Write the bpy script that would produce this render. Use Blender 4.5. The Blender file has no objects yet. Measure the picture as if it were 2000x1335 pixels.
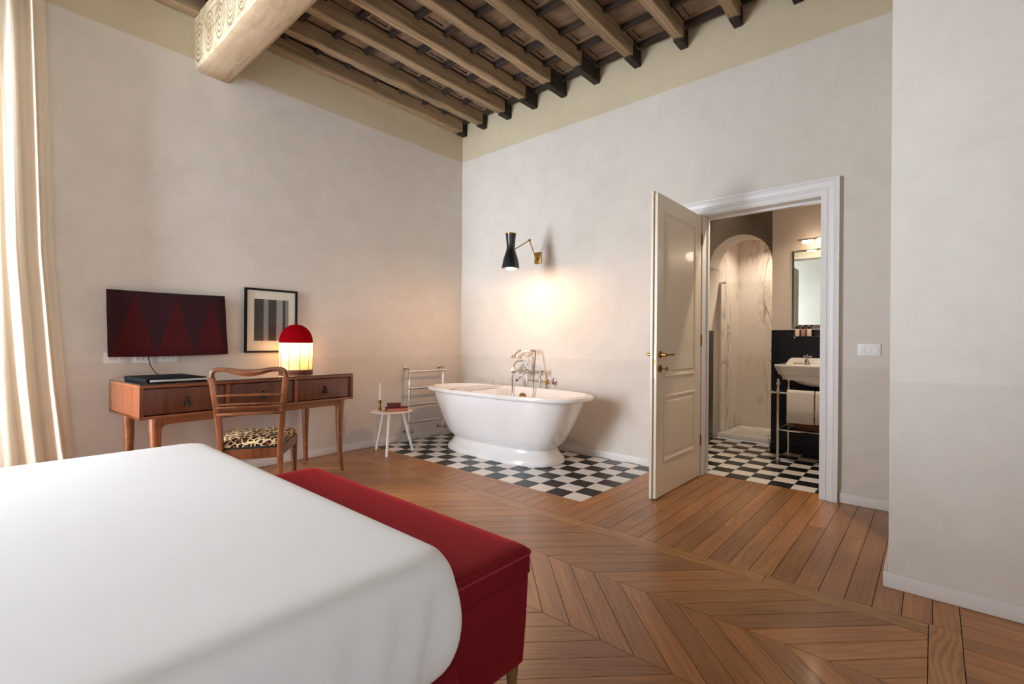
import bpy, bmesh, math, random
from mathutils import Vector, Matrix

random.seed(7)
PI = math.pi
sc = bpy.context.scene
col = sc.collection

# ------------------------------------------------------------------ camera
H = 1.08
yaw, roll, fpx = 0.8494, 0.0079, 938.31
F = Vector((math.sin(yaw), math.cos(yaw), 0))
R = Vector((math.cos(yaw), -math.sin(yaw), 0))
U = Vector((0, 0, 1))
R2 = R * math.cos(roll) + U * math.sin(roll)
U2 = -R * math.sin(roll) + U * math.cos(roll)
cam_d = bpy.data.cameras.new('camera')
cam_d.sensor_width = 36.0
cam_d.sensor_fit = 'HORIZONTAL'
cam_d.lens = fpx / 2000 * 36.0
cam_d.clip_start = 0.02
cam = bpy.data.objects.new('camera', cam_d)
col.objects.link(cam)
cam.matrix_world = Matrix(((R2.x, U2.x, -F.x, 0), (R2.y, U2.y, -F.y, 0), (R2.z, U2.z, -F.z, H), (0, 0, 0, 1)))
sc.camera = cam

# ------------------------------------------------------------------ world, daylight, exposure
w = bpy.data.worlds.new('sky')
sc.world = w
w.use_nodes = True
w.node_tree.nodes['Background'].inputs[0].default_value = (0.78, 0.88, 1.0, 1)
w.node_tree.nodes['Background'].inputs[1].default_value = 1.0


def area(name, loc, rot, sx, sy, power, color, spread=PI):
    d = bpy.data.lights.new(name, 'AREA')
    d.shape = 'RECTANGLE'
    d.size, d.size_y = sx, sy
    d.energy = power
    d.color = color
    d.spread = spread
    o = bpy.data.objects.new(name, d)
    o.location = loc
    o.rotation_euler = rot
    col.objects.link(o)
    return o


# daylight through the back window; left and front area lights are added, unseen fill
area('daylight_back_window', (-0.62, 4.60, 1.50), (-PI / 2, 0, 0), 1.30, 2.9, 800, (0.84, 0.92, 1.06))
area('added_fill_left', (-2.06, 3.78, 1.45), (0, -PI / 2, 0), 2.7, .85, 385, (0.84, 0.92, 1.06))
area('added_fill_front', (-1.0, -2.25, 1.6), (PI / 2, 0, 0), 1.30, 2.9, 48, (0.84, 0.92, 1.06))
vs = sc.view_settings
vs.view_transform = 'Standard'
vs.look = 'None'
vs.exposure = 0.0
vs.gamma = 1.0
vs.use_curve_mapping = False
sc.cycles.use_denoising = True
sc.cycles.max_bounces = 10
sc.cycles.diffuse_bounces = 6
sc.cycles.sample_clamp_indirect = 6.0

XB, YA = 3.965, 4.31          # right wall plane, back wall plane
XP, YP = 2.735, 0.15          # pier face, pier side
XL, YF = -1.75, -2.0          # left wall, front wall (behind the camera)
ZC = 3.71                     # ceiling boards

# ------------------------------------------------------------------ mesh helpers


class MB:
    def __init__(s):
        s.v, s.f = [], []

    def box(s, x0, x1, y0, y1, z0, z1):
        n = len(s.v)
        s.v += [(x0, y0, z0), (x1, y0, z0), (x1, y1, z0), (x0, y1, z0), (x0, y0, z1), (x1, y0, z1), (x1, y1, z1), (x0, y1, z1)]
        s.f += [tuple(n + i for i in q) for q in ((0, 3, 2, 1), (4, 5, 6, 7), (0, 1, 5, 4), (1, 2, 6, 5), (2, 3, 7, 6), (3, 0, 4, 7))]
        return s

    def prism(s, poly, a, b, fn=lambda p, q, h: (p, q, h)):
        n, m = len(s.v), len(poly)
        for h in (a, b):
            s.v += [fn(p, q, h) for p, q in poly]
        s.f.append(tuple(n + i for i in reversed(range(m))))
        s.f.append(tuple(n + m + i for i in range(m)))
        for i in range(m):
            j = (i + 1) % m
            s.f.append((n + i, n + j, n + m + j, n + m + i))
        return s

    def rings(s, rings, cap0=True, cap1=True, loop=False):
        n, m = len(s.v), len(rings[0])
        for r in rings:
            s.v += [tuple(p) for p in r]
        k = len(rings)
        for i in range(k if loop else k - 1):
            i2 = (i + 1) % k
            for j in range(m):
                j2 = (j + 1) % m
                s.f.append((n + i * m + j, n + i * m + j2, n + i2 * m + j2, n + i2 * m + j))
        if cap0 and not loop:
            s.f.append(tuple(n + j for j in reversed(range(m))))
        if cap1 and not loop:
            s.f.append(tuple(n + (k - 1) * m + j for j in range(m)))
        return s

    def lathe(s, prof, c=(0, 0, 0), n=24, cap0=True, cap1=True, ax='z'):
        def pt(r, h, t):
            a, b = r * math.cos(t), r * math.sin(t)
            if ax == 'z':
                return (c[0] + a, c[1] + b, c[2] + h)
            if ax == 'x':
                return (c[0] + h, c[1] + a, c[2] + b)
            return (c[0] + b, c[1] + h, c[2] + a)
        return s.rings([[pt(r, h, 2 * PI * j / n) for j in range(n)] for r, h in prof], cap0, cap1)

    def tube(s, path, rad, n=10, cap=True, loop=False, sq=1.0, up=None):
        P = [Vector(p) for p in path]
        k = len(P)
        rr = rad if isinstance(rad, list) else [rad] * k
        rs = []
        prev = None
        for i in range(k):
            if loop:
                t = (P[(i + 1) % k] - P[i - 1]).normalized()
            else:
                t = (P[min(i + 1, k - 1)] - P[max(i - 1, 0)]).normalized()
            if prev is None:
                a = Vector(up) if up else (Vector((0, 0, 1)) if abs(t.z) < .9 else Vector((1, 0, 0)))
            else:
                a = prev
            a = (a - t * a.dot(t)).normalized()
            prev = a
            b = t.cross(a)
            r = rr[i]
            ra, rb = (r if isinstance(r, (list, tuple)) else (r, r))
            ring = []
            for j in range(n):
                th = 2 * PI * j / n
                c_, s_ = math.cos(th), math.sin(th)
                c_ = math.copysign(abs(c_) ** sq, c_)
                s_ = math.copysign(abs(s_) ** sq, s_)
                ring.append(P[i] + a * ra * c_ + b * rb * s_)
            rs.append(ring)
        return s.rings(rs, cap, cap, loop)

    def grid(s, pts):
        n, m = len(s.v), len(pts[0])
        for r in pts:
            s.v += [tuple(p) for p in r]
        for i in range(len(pts) - 1):
            for j in range(m - 1):
                s.f.append((n + i * m + j, n + i * m + j + 1, n + (i + 1) * m + j + 1, n + (i + 1) * m + j))
        return s

    def mesh(s, name, bevel=0, seg=2, ang=38):
        bm = bmesh.new()
        vs_ = [bm.verts.new(p) for p in s.v]
        for f in s.f:
            try:
                bm.faces.new([vs_[i] for i in f])
            except ValueError:
                pass
        bmesh.ops.remove_doubles(bm, verts=bm.verts, dist=1e-5)
        bmesh.ops.recalc_face_normals(bm, faces=bm.faces)
        if bevel:
            es = [e for e in bm.edges if len(e.link_faces) == 2 and e.calc_face_angle(0) > math.radians(30)]
            bmesh.ops.bevel(bm, geom=es, offset=bevel, segments=seg, profile=.6, affect='EDGES', clamp_overlap=True)
        for f in bm.faces:
            f.smooth = True
        for e in bm.edges:
            if len(e.link_faces) == 2 and e.calc_face_angle(0) > math.radians(ang):
                e.smooth = False
        me = bpy.data.meshes.new(name)
        bm.to_mesh(me)
        bm.free()
        return me

    def build(s, name, mat, parent=None, bevel=0, seg=2, ang=38, loc=None, rz=0):
        me = s.mesh(name, bevel, seg, ang)
        me.materials.append(mat)
        o = bpy.data.objects.new(name, me)
        col.objects.link(o)
        if parent:
            o.parent = parent
        if loc:
            o.location = loc
        if rz:
            o.rotation_euler = (0, 0, rz)
        return o


def tag(o, label, cat, group=None, kind=None):
    o['label'] = label
    o['category'] = cat
    if group:
        o['group'] = group
    if kind:
        o['kind'] = kind
    return o


def thing(name, label, cat, loc=(0, 0, 0), rz=0, group=None, kind=None):
    o = bpy.data.objects.new(name, None)
    o.empty_display_size = .1
    col.objects.link(o)
    o.location = loc
    o.rotation_euler = (0, 0, rz)
    return tag(o, label, cat, group, kind)


def struct(o, label, cat):
    return tag(o, label, cat, None, 'structure')


def arc(cx, cy, r, a0, a1, n):
    return [(cx + r * math.cos(a0 + (a1 - a0) * i / n), cy + r * math.sin(a0 + (a1 - a0) * i / n)) for i in range(n + 1)]


def catmull(pts, n=8):
    P = [Vector(p) for p in pts]
    out = []
    for i in range(len(P) - 1):
        p0, p1, p2, p3 = P[max(i - 1, 0)], P[i], P[i + 1], P[min(i + 2, len(P) - 1)]
        for k in range(n):
            t = k / n
            out.append(.5 * ((2 * p1) + (p2 - p0) * t + (2 * p0 - 5 * p1 + 4 * p2 - p3) * t * t + (3 * p1 - p0 - 3 * p2 + p3) * t ** 3))
    out.append(P[-1])
    return out


def lin(r, g, b):
    f = lambda c: (c / 255 / 12.92) if c / 255 <= .04045 else ((c / 255 + .055) / 1.055) ** 2.4
    return (f(r), f(g), f(b), 1)


# ------------------------------------------------------------------ materials
class N:
    """small node-tree writer"""

    def __init__(s, name):
        s.m = bpy.data.materials.new(name)
        s.m.use_nodes = True
        s.t = s.m.node_tree
        s.b = s.t.nodes['Principled BSDF']
        s.out = s.t.nodes['Material Output']

    def n(s, typ, **kw):
        nd = s.t.nodes.new(typ)
        for k, v in kw.items():
            if k.startswith('i_'):
                key = k[2:]
                nd.inputs[int(key) if key.isdigit() else key].default_value = v
            else:
                setattr(nd, k, v)
        return nd

    def l(s, a, b):
        s.t.links.new(a, b)

    def math(s, op, a, b=None, c=None):
        nd = s.n('ShaderNodeMath', operation=op)
        for i, x in enumerate((a, b, c)):
            if x is None:
                continue
            if isinstance(x, (int, float)):
                nd.inputs[i].default_value = x
            else:
                s.l(x, nd.inputs[i])
        return nd.outputs[0]

    def mix(s, fac, a, b, blend='MIX'):
        nd = s.n('ShaderNodeMix', data_type='RGBA', blend_type=blend)
        for sock, x in ((nd.inputs[0], fac), (nd.inputs[6], a), (nd.inputs[7], b)):
            if isinstance(x, (int, float)):
                sock.default_value = x
            elif isinstance(x, tuple):
                sock.default_value = x
            else:
                s.l(x, sock)
        return nd.outputs[2]

    def ramp(s, fac, stops, interp='LINEAR'):
        nd = s.n('ShaderNodeValToRGB')
        cr = nd.color_ramp
        cr.interpolation = interp
        while len(cr.elements) < len(stops):
            cr.elements.new(.5)
        for e, (p, c) in zip(cr.elements, stops):
            e.position = p
            e.color = c if isinstance(c, tuple) else (c, c, c, 1)
        s.l(fac, nd.inputs[0])
        return nd.outputs[0]

    def noise(s, vec, scale, detail=4, rough=.5, dist=0):
        nd = s.n('ShaderNodeTexNoise')
        nd.inputs['Scale'].default_value = scale
        nd.inputs['Detail'].default_value = detail
        nd.inputs['Roughness'].default_value = rough
        nd.inputs['Distortion'].default_value = dist
        if vec is not None:
            s.l(vec, nd.inputs['Vector'])
        return nd.outputs[0]

    def coords(s, scale=(1, 1, 1), rand=0, kind='Object', rot=(0, 0, 0)):
        tc = s.n('ShaderNodeTexCoord')
        v = tc.outputs[kind]
        if rand:
            oi = s.n('ShaderNodeObjectInfo')
            cx = s.n('ShaderNodeCombineXYZ')
            for i, k in enumerate((rand, rand * .37, rand * .71)):
                s.l(s.math('MULTIPLY', oi.outputs['Random'], k), cx.inputs[i])
            ad = s.n('ShaderNodeVectorMath', operation='ADD')
            s.l(v, ad.inputs[0])
            s.l(cx.outputs[0], ad.inputs[1])
            v = ad.outputs[0]
        mp = s.n('ShaderNodeMapping')
        mp.inputs['Scale'].default_value = scale
        mp.inputs['Rotation'].default_value = rot
        s.l(v, mp.inputs[0])
        return mp.outputs[0]

    def bump(s, h, strength=.2, dist=.01):
        nd = s.n('ShaderNodeBump')
        nd.inputs['Strength'].default_value = strength
        nd.inputs['Distance'].default_value = dist
        s.l(h, nd.inputs['Height'])
        s.l(nd.outputs[0], s.b.inputs['Normal'])

    def set(s, **kw):
        for k, v in kw.items():
            k = k.replace('_', ' ')
            sock = s.b.inputs[k]
            if isinstance(v, (int, float, tuple)):
                sock.default_value = v
            else:
                s.l(v, sock)
        return s


def plain(name, c, rough=.5, metal=0, coat=0, spec=.5, emit=None, es=0, sheen=0):
    m = N(name)
    m.set(Base_Color=c, Roughness=rough, Metallic=metal)
    m.b.inputs['Coat Weight'].default_value = coat
    m.b.inputs['Coat Roughness'].default_value = .05
    m.b.inputs['Specular IOR Level'].default_value = spec
    if sheen:
        m.b.inputs['Sheen Weight'].default_value = sheen
        m.b.inputs['Sheen Roughness'].default_value = .4
    if emit:
        m.set(Emission_Color=emit, Emission_Strength=es)
    return m.m


def wood(name, dark, mid, light, grain=(1.2, 22, 22), rand=9, rough=.4, tone=.0, coat=0, bump=.06, fine=1.0, cath=.35, ws=.55, wd=7.0):
    m = N(name)
    v = m.coords(grain, rand)
    big = m.noise(v, 1.0, 3, .5, 1.2)
    v2 = m.coords((grain[0] * 2.5, grain[1] * 6, grain[2] * 6), rand)
    fn = m.noise(v2, 1.0 * fine, 4, .65, .3)
    wv = m.n('ShaderNodeTexWave', wave_type='BANDS', bands_direction='Y')
    wv.inputs['Scale'].default_value = ws
    wv.inputs['Distortion'].default_value = wd
    wv.inputs['Detail'].default_value = 2.5
    wv.inputs['Detail Scale'].default_value = .7
    m.l(v, wv.inputs[0])
    s1 = m.math('ADD', m.math('MULTIPLY', big, 1 - cath), m.math('MULTIPLY', wv.outputs[1], cath))
    s2 = m.math('ADD', m.math('MULTIPLY', s1, .68), m.math('MULTIPLY', fn, .34))
    c = m.ramp(s2, [(.25, dark), (.5, mid), (.78, light)])
    if tone:
        oi = m.n('ShaderNodeObjectInfo')
        k = m.math('ADD', m.math('MULTIPLY', oi.outputs['Random'], tone), 1 - tone / 2)
        hs = m.n('ShaderNodeHueSaturation')
        m.l(k, hs.inputs['Value'])
        m.l(c, hs.inputs['Color'])
        c = hs.outputs[0]
    m.set(Base_Color=c)
    m.set(Roughness=m.math('ADD', m.math('MULTIPLY', fn, .18), rough - .09))
    m.b.inputs['Coat Weight'].default_value = coat
    m.b.inputs['Coat Roughness'].default_value = .12
    if bump:
        m.bump(fn, bump, .004)
    return m.m


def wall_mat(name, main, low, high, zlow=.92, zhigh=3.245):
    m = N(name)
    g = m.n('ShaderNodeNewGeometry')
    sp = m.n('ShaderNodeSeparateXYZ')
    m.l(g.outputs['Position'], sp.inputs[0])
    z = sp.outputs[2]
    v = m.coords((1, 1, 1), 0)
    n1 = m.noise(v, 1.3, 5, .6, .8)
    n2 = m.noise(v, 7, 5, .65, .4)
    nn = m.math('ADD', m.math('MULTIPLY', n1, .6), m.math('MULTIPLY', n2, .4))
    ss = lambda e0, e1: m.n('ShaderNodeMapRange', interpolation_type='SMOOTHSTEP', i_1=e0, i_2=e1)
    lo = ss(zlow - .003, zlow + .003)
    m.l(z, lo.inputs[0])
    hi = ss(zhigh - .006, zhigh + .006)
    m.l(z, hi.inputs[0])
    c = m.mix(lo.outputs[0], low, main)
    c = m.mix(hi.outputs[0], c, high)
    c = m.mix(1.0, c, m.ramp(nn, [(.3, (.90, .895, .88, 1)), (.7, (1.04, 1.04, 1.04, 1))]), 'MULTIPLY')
    m.set(Base_Color=c, Roughness=.85)
    m.b.inputs['Specular IOR Level'].default_value = .2
    m.bump(nn, .12, .01)
    return m.m


M = {}
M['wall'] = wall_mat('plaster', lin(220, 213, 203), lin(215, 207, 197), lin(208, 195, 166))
M['ceil_plain'] = plain('ceiling_dark_board', lin(70, 55, 42), .9)
M['trim_white'] = plain('white_satin_paint', lin(232, 229, 226), .38)
M['base_white'] = plain('baseboard_paint', lin(222, 215, 209), .5)
M['door_paint'] = plain('cream_door_paint', lin(234, 219, 196), .36, coat=.1)
M['brass'] = plain('brass', lin(176, 134, 66), .28, 1)
M['brass_dull'] = plain('aged_brass', lin(150, 112, 58), .38, 1)
M['chrome'] = plain('chrome', (.74, .72, .70, 1), .14, 1)
M['nickel'] = plain('nickel', (.62, .58, .53, 1), .16, 1)
M['black_metal'] = plain('black_lacquered_metal', (.006, .007, .009, 1), .28, coat=.4)
M['iron'] = plain('dark_iron', (.02, .017, .015, 1), .55, .6)
M['porcelain'] = plain('white_porcelain', lin(240, 236, 231), .12, coat=.5)
M['enamel'] = plain('white_enamel', lin(238, 233, 228), .16, coat=.6)
M['plastic'] = plain('white_plastic', lin(242, 240, 237), .35)
M['plastic_grey'] = plain('grey_white_plastic', lin(236, 236, 232), .4)
M['dark_hole'] = plain('socket_dark', lin(60, 58, 55), .6)
M['gloss_black'] = plain('gloss_black_panel', (.006, .006, .009, 1), .22, spec=.3)
M['tile_black'] = plain('black_tile', (.009, .009, .010, 1), .3, spec=.3)
M['tile_white'] = plain('white_tile', lin(236, 229, 221), .3)
M['grout'] = plain('grout', lin(120, 112, 104), .9)
M['floor_base'] = plain('floor_joint', lin(34, 22, 14), .9)
M['tile_gap_wood'] = M['floor_base']
M['candle'] = plain('white_wax', lin(238, 230, 218), .45)
M['leather_black'] = plain('black_leather', (.007, .007, .008, 1), .7, spec=.12)
M['paper'] = plain('paper_edge', lin(206, 204, 200), .8)
M['bath_wall'] = plain('bathroom_plaster', lin(205, 192, 180), .85)
M['white_plaster'] = plain('white_plaster', lin(232, 224, 216), .8)
M['mirror'] = plain('mirror', (.62, .65, .60, 1), .01, 1)
M['towel'] = plain('white_terry_towel', lin(226, 218, 210), .95, sheen=.3)
M['side_table'] = plain('white_powder_coat', lin(230, 222, 212), .45)
M['black_frame'] = plain('black_picture_frame', (.006, .006, .007, 1), .6, spec=.15)
M['mat_board'] = plain('cream_mat_board', lin(236, 229, 214), .8)
M['amenity'] = plain('cream_bottle', lin(226, 205, 186), .4)
M['amenity2'] = plain('rose_bottle', lin(176, 128, 116), .4)
M['cap_black'] = plain('black_cap', (.012, .012, .012, 1), .35)
M['soap'] = plain('soap', lin(205, 190, 175), .5)
M['book'] = plain('burgundy_book_cloth', lin(110, 30, 24), .7)
M['book_page'] = plain('book_pages', lin(196, 120, 90), .8)
M['box_red'] = plain('dark_red_box', lin(96, 26, 20), .45)
M['cable'] = plain('cable', lin(60, 50, 42), .6)
M['piping'] = plain('red_piping', lin(150, 34, 44), .85)
M['leg_dark'] = plain('black_leg', (.015, .013, .012, 1), .5)

FD, FM, FL = lin(120, 74, 38), lin(158, 104, 56), lin(182, 128, 74)
M['plank'] = wood('oak_plank', FD, FM, FL, (1.6, 9, 9), 23, .34, .42, coat=.15, bump=.05, cath=.16, ws=1.3, wd=16.0, fine=2.0)
M['plank_light'] = wood('oak_border', lin(122, 80, 38), lin(164, 112, 58), lin(188, 138, 82), (3.2, 9, 9), 23, .34, .2, coat=.15, bump=.05, cath=.3, ws=1.2, wd=16.0, fine=2.0)
M['plank_far'] = M['plank']
M['desk_wood'] = wood('cherry_veneer', lin(84, 42, 24), lin(122, 66, 38), lin(152, 90, 54), (16, 16, .8), 5, .3, .0, coat=.3, bump=.02, cath=.2)
M['desk_edge'] = wood('cherry_edge', lin(94, 48, 26), lin(130, 74, 42), lin(158, 98, 58), (1.0, 18, 18), 5, .3, 0, coat=.3, bump=.02, cath=.2)
M['desk_drawer'] = wood('cherry_drawer', lin(72, 36, 24), lin(102, 56, 38), lin(126, 74, 50), (18, 18, .7), 5, .32, .1, coat=.3, bump=.02, cath=.15)
M['chair_wood'] = wood('walnut_chair', lin(78, 40, 20), lin(118, 66, 34), lin(146, 88, 48), (14, 14, 1.5), 5, .3, 0, coat=.35, bump=.02, cath=.2)
M['joist'] = wood('old_joist', lin(92, 74, 54), lin(150, 126, 96), lin(186, 160, 124), (1.2, 16, 16), 11, .85, .25, bump=.35, cath=.15)
M['stub'] = wood('dark_bracket', lin(26, 20, 16), lin(44, 34, 27), lin(66, 52, 42), (3, 16, 16), 11, .8, .2, bump=.3, cath=.1)
M['panel'] = wood('ceiling_panel', lin(84, 66, 52), lin(122, 99, 78), lin(148, 124, 98), (14, 2, 14), 11, .85, .5, bump=.3, cath=.2)
M['batten'] = wood('ceiling_batten', lin(30, 22, 17), lin(52, 40, 31), lin(74, 58, 44), (14, 2, 14), 11, .85, .3, bump=.3, cath=.2)
M['cornice'] = wood('cornice_wood', lin(70, 54, 40), lin(108, 88, 66), lin(140, 118, 92), (2, 16, 16), 11, .8, 0, bump=.3)
M['wicker'] = plain('wicker', lin(120, 76, 56), .8)


def mk_beam():
    m = N('painted_beam')
    g = m.n('ShaderNodeNewGeometry')
    sp = m.n('ShaderNodeSeparateXYZ')
    m.l(g.outputs['Position'], sp.inputs[0])
    y, z = sp.outputs[1], sp.outputs[2]
    per = .44
    ym = m.math('SUBTRACT', m.math('PINGPONG', m.math('ADD', y, .06), per / 2), per / 4)
    dz = m.math('SUBTRACT', z, 3.345)
    dn = m.noise(m.coords((1, 1, 1)), 9, 3)
    d = m.math('SQRT', m.math('ADD', m.math('MULTIPLY', m.math('MULTIPLY', ym, ym), 1.6), m.math('MULTIPLY', m.math('MULTIPLY', dz, dz), .62)))
    d = m.math('ADD', d, m.math('MULTIPLY', m.math('SUBTRACT', dn, .5), .012))
    ringv = m.math('SINE', m.math('MULTIPLY', d, 185))
    line = m.math('GREATER_THAN', ringv, .55)
    inside = m.math('LESS_THAN', d, .118)
    nr = m.n('ShaderNodeSeparateXYZ')
    m.l(g.outputs['Normal'], nr.inputs[0])
    left = m.math('LESS_THAN', nr.outputs[0], -.5)
    spiral = m.math('MULTIPLY', m.math('MULTIPLY', line, inside), left)
    v = m.coords((1, 1, 1))
    n1 = m.noise(v, 3, 5, .65, 1)
    n2 = m.noise(v, 24, 5, .7, .5)
    vl = m.coords((9, .8, 9))
    n3 = m.noise(vl, 3, 4, .6, .6)
    c = m.ramp(n1, [(.3, lin(172, 150, 116)), (.5, lin(206, 190, 158)), (.72, lin(226, 216, 194))])
    c = m.mix(m.ramp(n3, [(.36, .55), (.44, 0.)]), c, lin(120, 96, 70))
    c = m.mix(m.ramp(n2, [(.30, .8), (.36, 0.)]), c, lin(92, 66, 48))
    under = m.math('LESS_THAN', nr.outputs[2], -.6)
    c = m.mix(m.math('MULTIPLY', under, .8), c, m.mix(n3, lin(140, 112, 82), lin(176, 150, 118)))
    c = m.mix(m.math('MULTIPLY', spiral, .75), c, lin(120, 90, 56))
    m.set(Base_Color=c, Roughness=.85)
    m.bump(n2, .35, .01)
    return m.m


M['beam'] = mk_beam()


def mk_marble():
    m = N('white_marble')
    g = m.n('ShaderNodeNewGeometry')
    mp = m.n('ShaderNodeMapping')
    mp.inputs['Rotation'].default_value = (.75, .35, .2)
    mp.inputs['Scale'].default_value = (1.1, 1.0, .42)
    m.l(g.outputs['Position'], mp.inputs[0])
    v = mp.outputs[0]

    def vein(scale, wid, mscale, lo, hi):
        n1 = m.noise(v, scale, 7, .58, .9)
        dd = m.math('ABSOLUTE', m.math('SUBTRACT', n1, .5))
        ln = m.ramp(dd, [(0., 1.), (wid * .4, .6), (wid, 0.)])
        return m.math('MULTIPLY', ln, m.ramp(m.noise(v, mscale, 3), [(lo, 0.), (hi, 1.)]))
    a = vein(2.1, .035, 1.7, .42, .60)
    b = vein(4.4, .03, 2.6, .45, .65)
    c = m.mix(a, lin(238, 229, 221), lin(150, 137, 126))
    c = m.mix(m.math('MULTIPLY', b, .55), c, lin(170, 156, 144))
    m.set(Base_Color=c, Roughness=.22)
    return m.m


M['marble'] = mk_marble()


def mk_leopard():
    m = N('leopard_velvet')
    v = m.coords((1, 1, 1))
    e = m.n('ShaderNodeTexVoronoi', feature='DISTANCE_TO_EDGE')
    e.inputs['Scale'].default_value = 27
    e.inputs['Randomness'].default_value = .85
    f = m.n('ShaderNodeTexVoronoi', feature='F1')
    f.inputs['Scale'].default_value = 27
    f.inputs['Randomness'].default_value = .85
    wn = m.n('ShaderNodeTexNoise')
    wn.inputs['Scale'].default_value = 40
    m.l(v, wn.inputs['Vector'])
    mx = m.n('ShaderNodeVectorMath', operation='MULTIPLY_ADD')
    m.l(wn.outputs[1], mx.inputs[0])
    mx.inputs[1].default_value = (.018, .018, .018)
    m.l(v, mx.inputs[2])
    m.l(mx.outputs[0], e.inputs['Vector'])
    m.l(mx.outputs[0], f.inputs['Vector'])
    cream = m.mix(m.noise(v, 60, 2), lin(206, 160, 104), lin(232, 204, 160))
    c = m.mix(m.ramp(e.outputs[0], [(.07, 0.), (.105, 1.)]), cream, lin(22, 12, 8))
    c = m.mix(m.ramp(f.outputs[0], [(.20, 1.), (.33, 0.)]), c, lin(120, 62, 26))
    m.set(Base_Color=c, Roughness=.75)
    m.b.inputs['Specular IOR Level'].default_value = .2
    return m.m


M['leopard'] = mk_leopard()


def fabric(name, c1, c2, rough=.9, sheen=.3, scale=220, bump=.12):
    m = N(name)
    v = m.coords((1, 1, 1))
    a = m.noise(v, scale, 2, .6)
    b = m.noise(v, 5, 4, .6)
    c = m.mix(m.math('ADD', m.math('MULTIPLY', a, .5), m.math('MULTIPLY', b, .5)), c1, c2)
    m.set(Base_Color=c, Roughness=rough)
    m.b.inputs['Sheen Weight'].default_value = sheen
    m.b.inputs['Sheen Roughness'].default_value = .35
    m.b.inputs['Sheen Tint'].default_value = (min(1, c2[0] * 4), c2[1] * 4, c2[2] * 4, 1)
    m.b.inputs['Specular IOR Level'].default_value = .2
    m.bump(a, bump, .002)
    return m.m


M['red'] = fabric('red_velvet', lin(104, 12, 20), lin(130, 24, 30), .9, .55)
M['sheet'] = fabric('white_cotton', lin(232, 229, 226), lin(238, 236, 233), .9, 0, 400, .03)


def mk_tvcloth():
    m = N('burgundy_triangle_cloth')
    tc = m.n('ShaderNodeTexCoord')
    sp = m.n('ShaderNodeSeparateXYZ')
    m.l(tc.outputs['Generated'], sp.inputs[0])
    u, v = sp.outputs[0], sp.outputs[2]
    tot = None
    for uc, hw in ((.205, .165), (.535, .15), (.835, .145)):
        lim = m.math('MULTIPLY', m.math('SUBTRACT', .92, v), hw / .86)
        t = m.math('SUBTRACT', lim, m.math('ABSOLUTE', m.math('SUBTRACT', u, uc)))
        st = m.n('ShaderNodeMapRange', i_1=-.004, i_2=.006)
        m.l(t, st.inputs[0])
        tot = st.outputs[0] if tot is None else m.math('MAXIMUM', tot, st.outputs[0])
    low = m.n('ShaderNodeMapRange', i_1=.075, i_2=.06)
    m.l(v, low.inputs[0])
    tot = m.math('MAXIMUM', tot, low.outputs[0])
    wv = m.noise(m.coords((1, 1, 1)), 300, 2)
    c = m.mix(tot, lin(50, 24, 28), lin(72, 18, 21))
    c = m.mix(m.math('MULTIPLY', wv, .3), c, lin(40, 14, 18))
    m.set(Base_Color=c, Roughness=.95)
    m.b.inputs['Sheen Weight'].default_value = .1
    m.b.inputs['Specular IOR Level'].default_value = .1
    m.bump(wv, .15, .002)
    return m.m


M['tvcloth'] = mk_tvcloth()


def mk_print():
    m = N('black_and_white_print')
    tc = m.n('ShaderNodeTexCoord')
    sp = m.n('ShaderNodeSeparateXYZ')
    m.l(tc.outputs['Generated'], sp.inputs[0])
    nz = m.noise(m.coords((30, 30, 4)), 1, 4)
    u = m.math('ADD', sp.outputs[0], m.math('MULTIPLY', m.math('SUBTRACT', nz, .5), .03))
    K, G, D = lin(20, 21, 24), lin(150, 146, 144), lin(34, 34, 38)
    c = m.ramp(u, [(0, K), (.265, G), (.40, D), (.635, lin(168, 162, 158)), (.82, K), (.90, lin(140, 138, 138))], 'CONSTANT')
    c = m.mix(m.math('MULTIPLY', nz, .35), c, lin(110, 104, 100))
    m.set(Base_Color=c, Roughness=.5)
    return m.m


M['print'] = mk_print()


def glassy(name, tint=(1, 1, 1, 1), gloss=.12):
    m = N(name)
    tr = m.n('ShaderNodeBsdfTransparent')
    tr.inputs[0].default_value = tint
    gl = m.n('ShaderNodeBsdfGlossy')
    gl.inputs['Roughness'].default_value = .02
    fr = m.n('ShaderNodeFresnel')
    fr.inputs[0].default_value = 1.45
    mx = m.n('ShaderNodeMixShader')
    m.l(fr.outputs[0], mx.inputs[0])
    m.l(tr.outputs[0], mx.inputs[1])
    m.l(gl.outputs[0], mx.inputs[2])
    m.l(mx.outputs[0], m.out.inputs[0])
    return m.m


M['glass'] = glassy('clear_glass', (.97, .985, .98, 1))


def translucent(name, c, amt=.5, dark=None, scale=300):
    m = N(name)
    v = m.coords((1, 1, 1))
    nz = m.noise(v, scale, 2)
    cc = m.mix(m.math('MULTIPLY', nz, .25), c, dark or c)
    d = m.n('ShaderNodeBsdfDiffuse')
    t = m.n('ShaderNodeBsdfTranslucent')
    m.l(cc, d.inputs[0])
    m.l(cc, t.inputs[0])
    mx = m.n('ShaderNodeMixShader')
    mx.inputs[0].default_value = amt
    m.l(d.outputs[0], mx.inputs[1])
    m.l(t.outputs[0], mx.inputs[2])
    m.l(mx.outputs[0], m.out.inputs[0])
    return m.m


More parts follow.
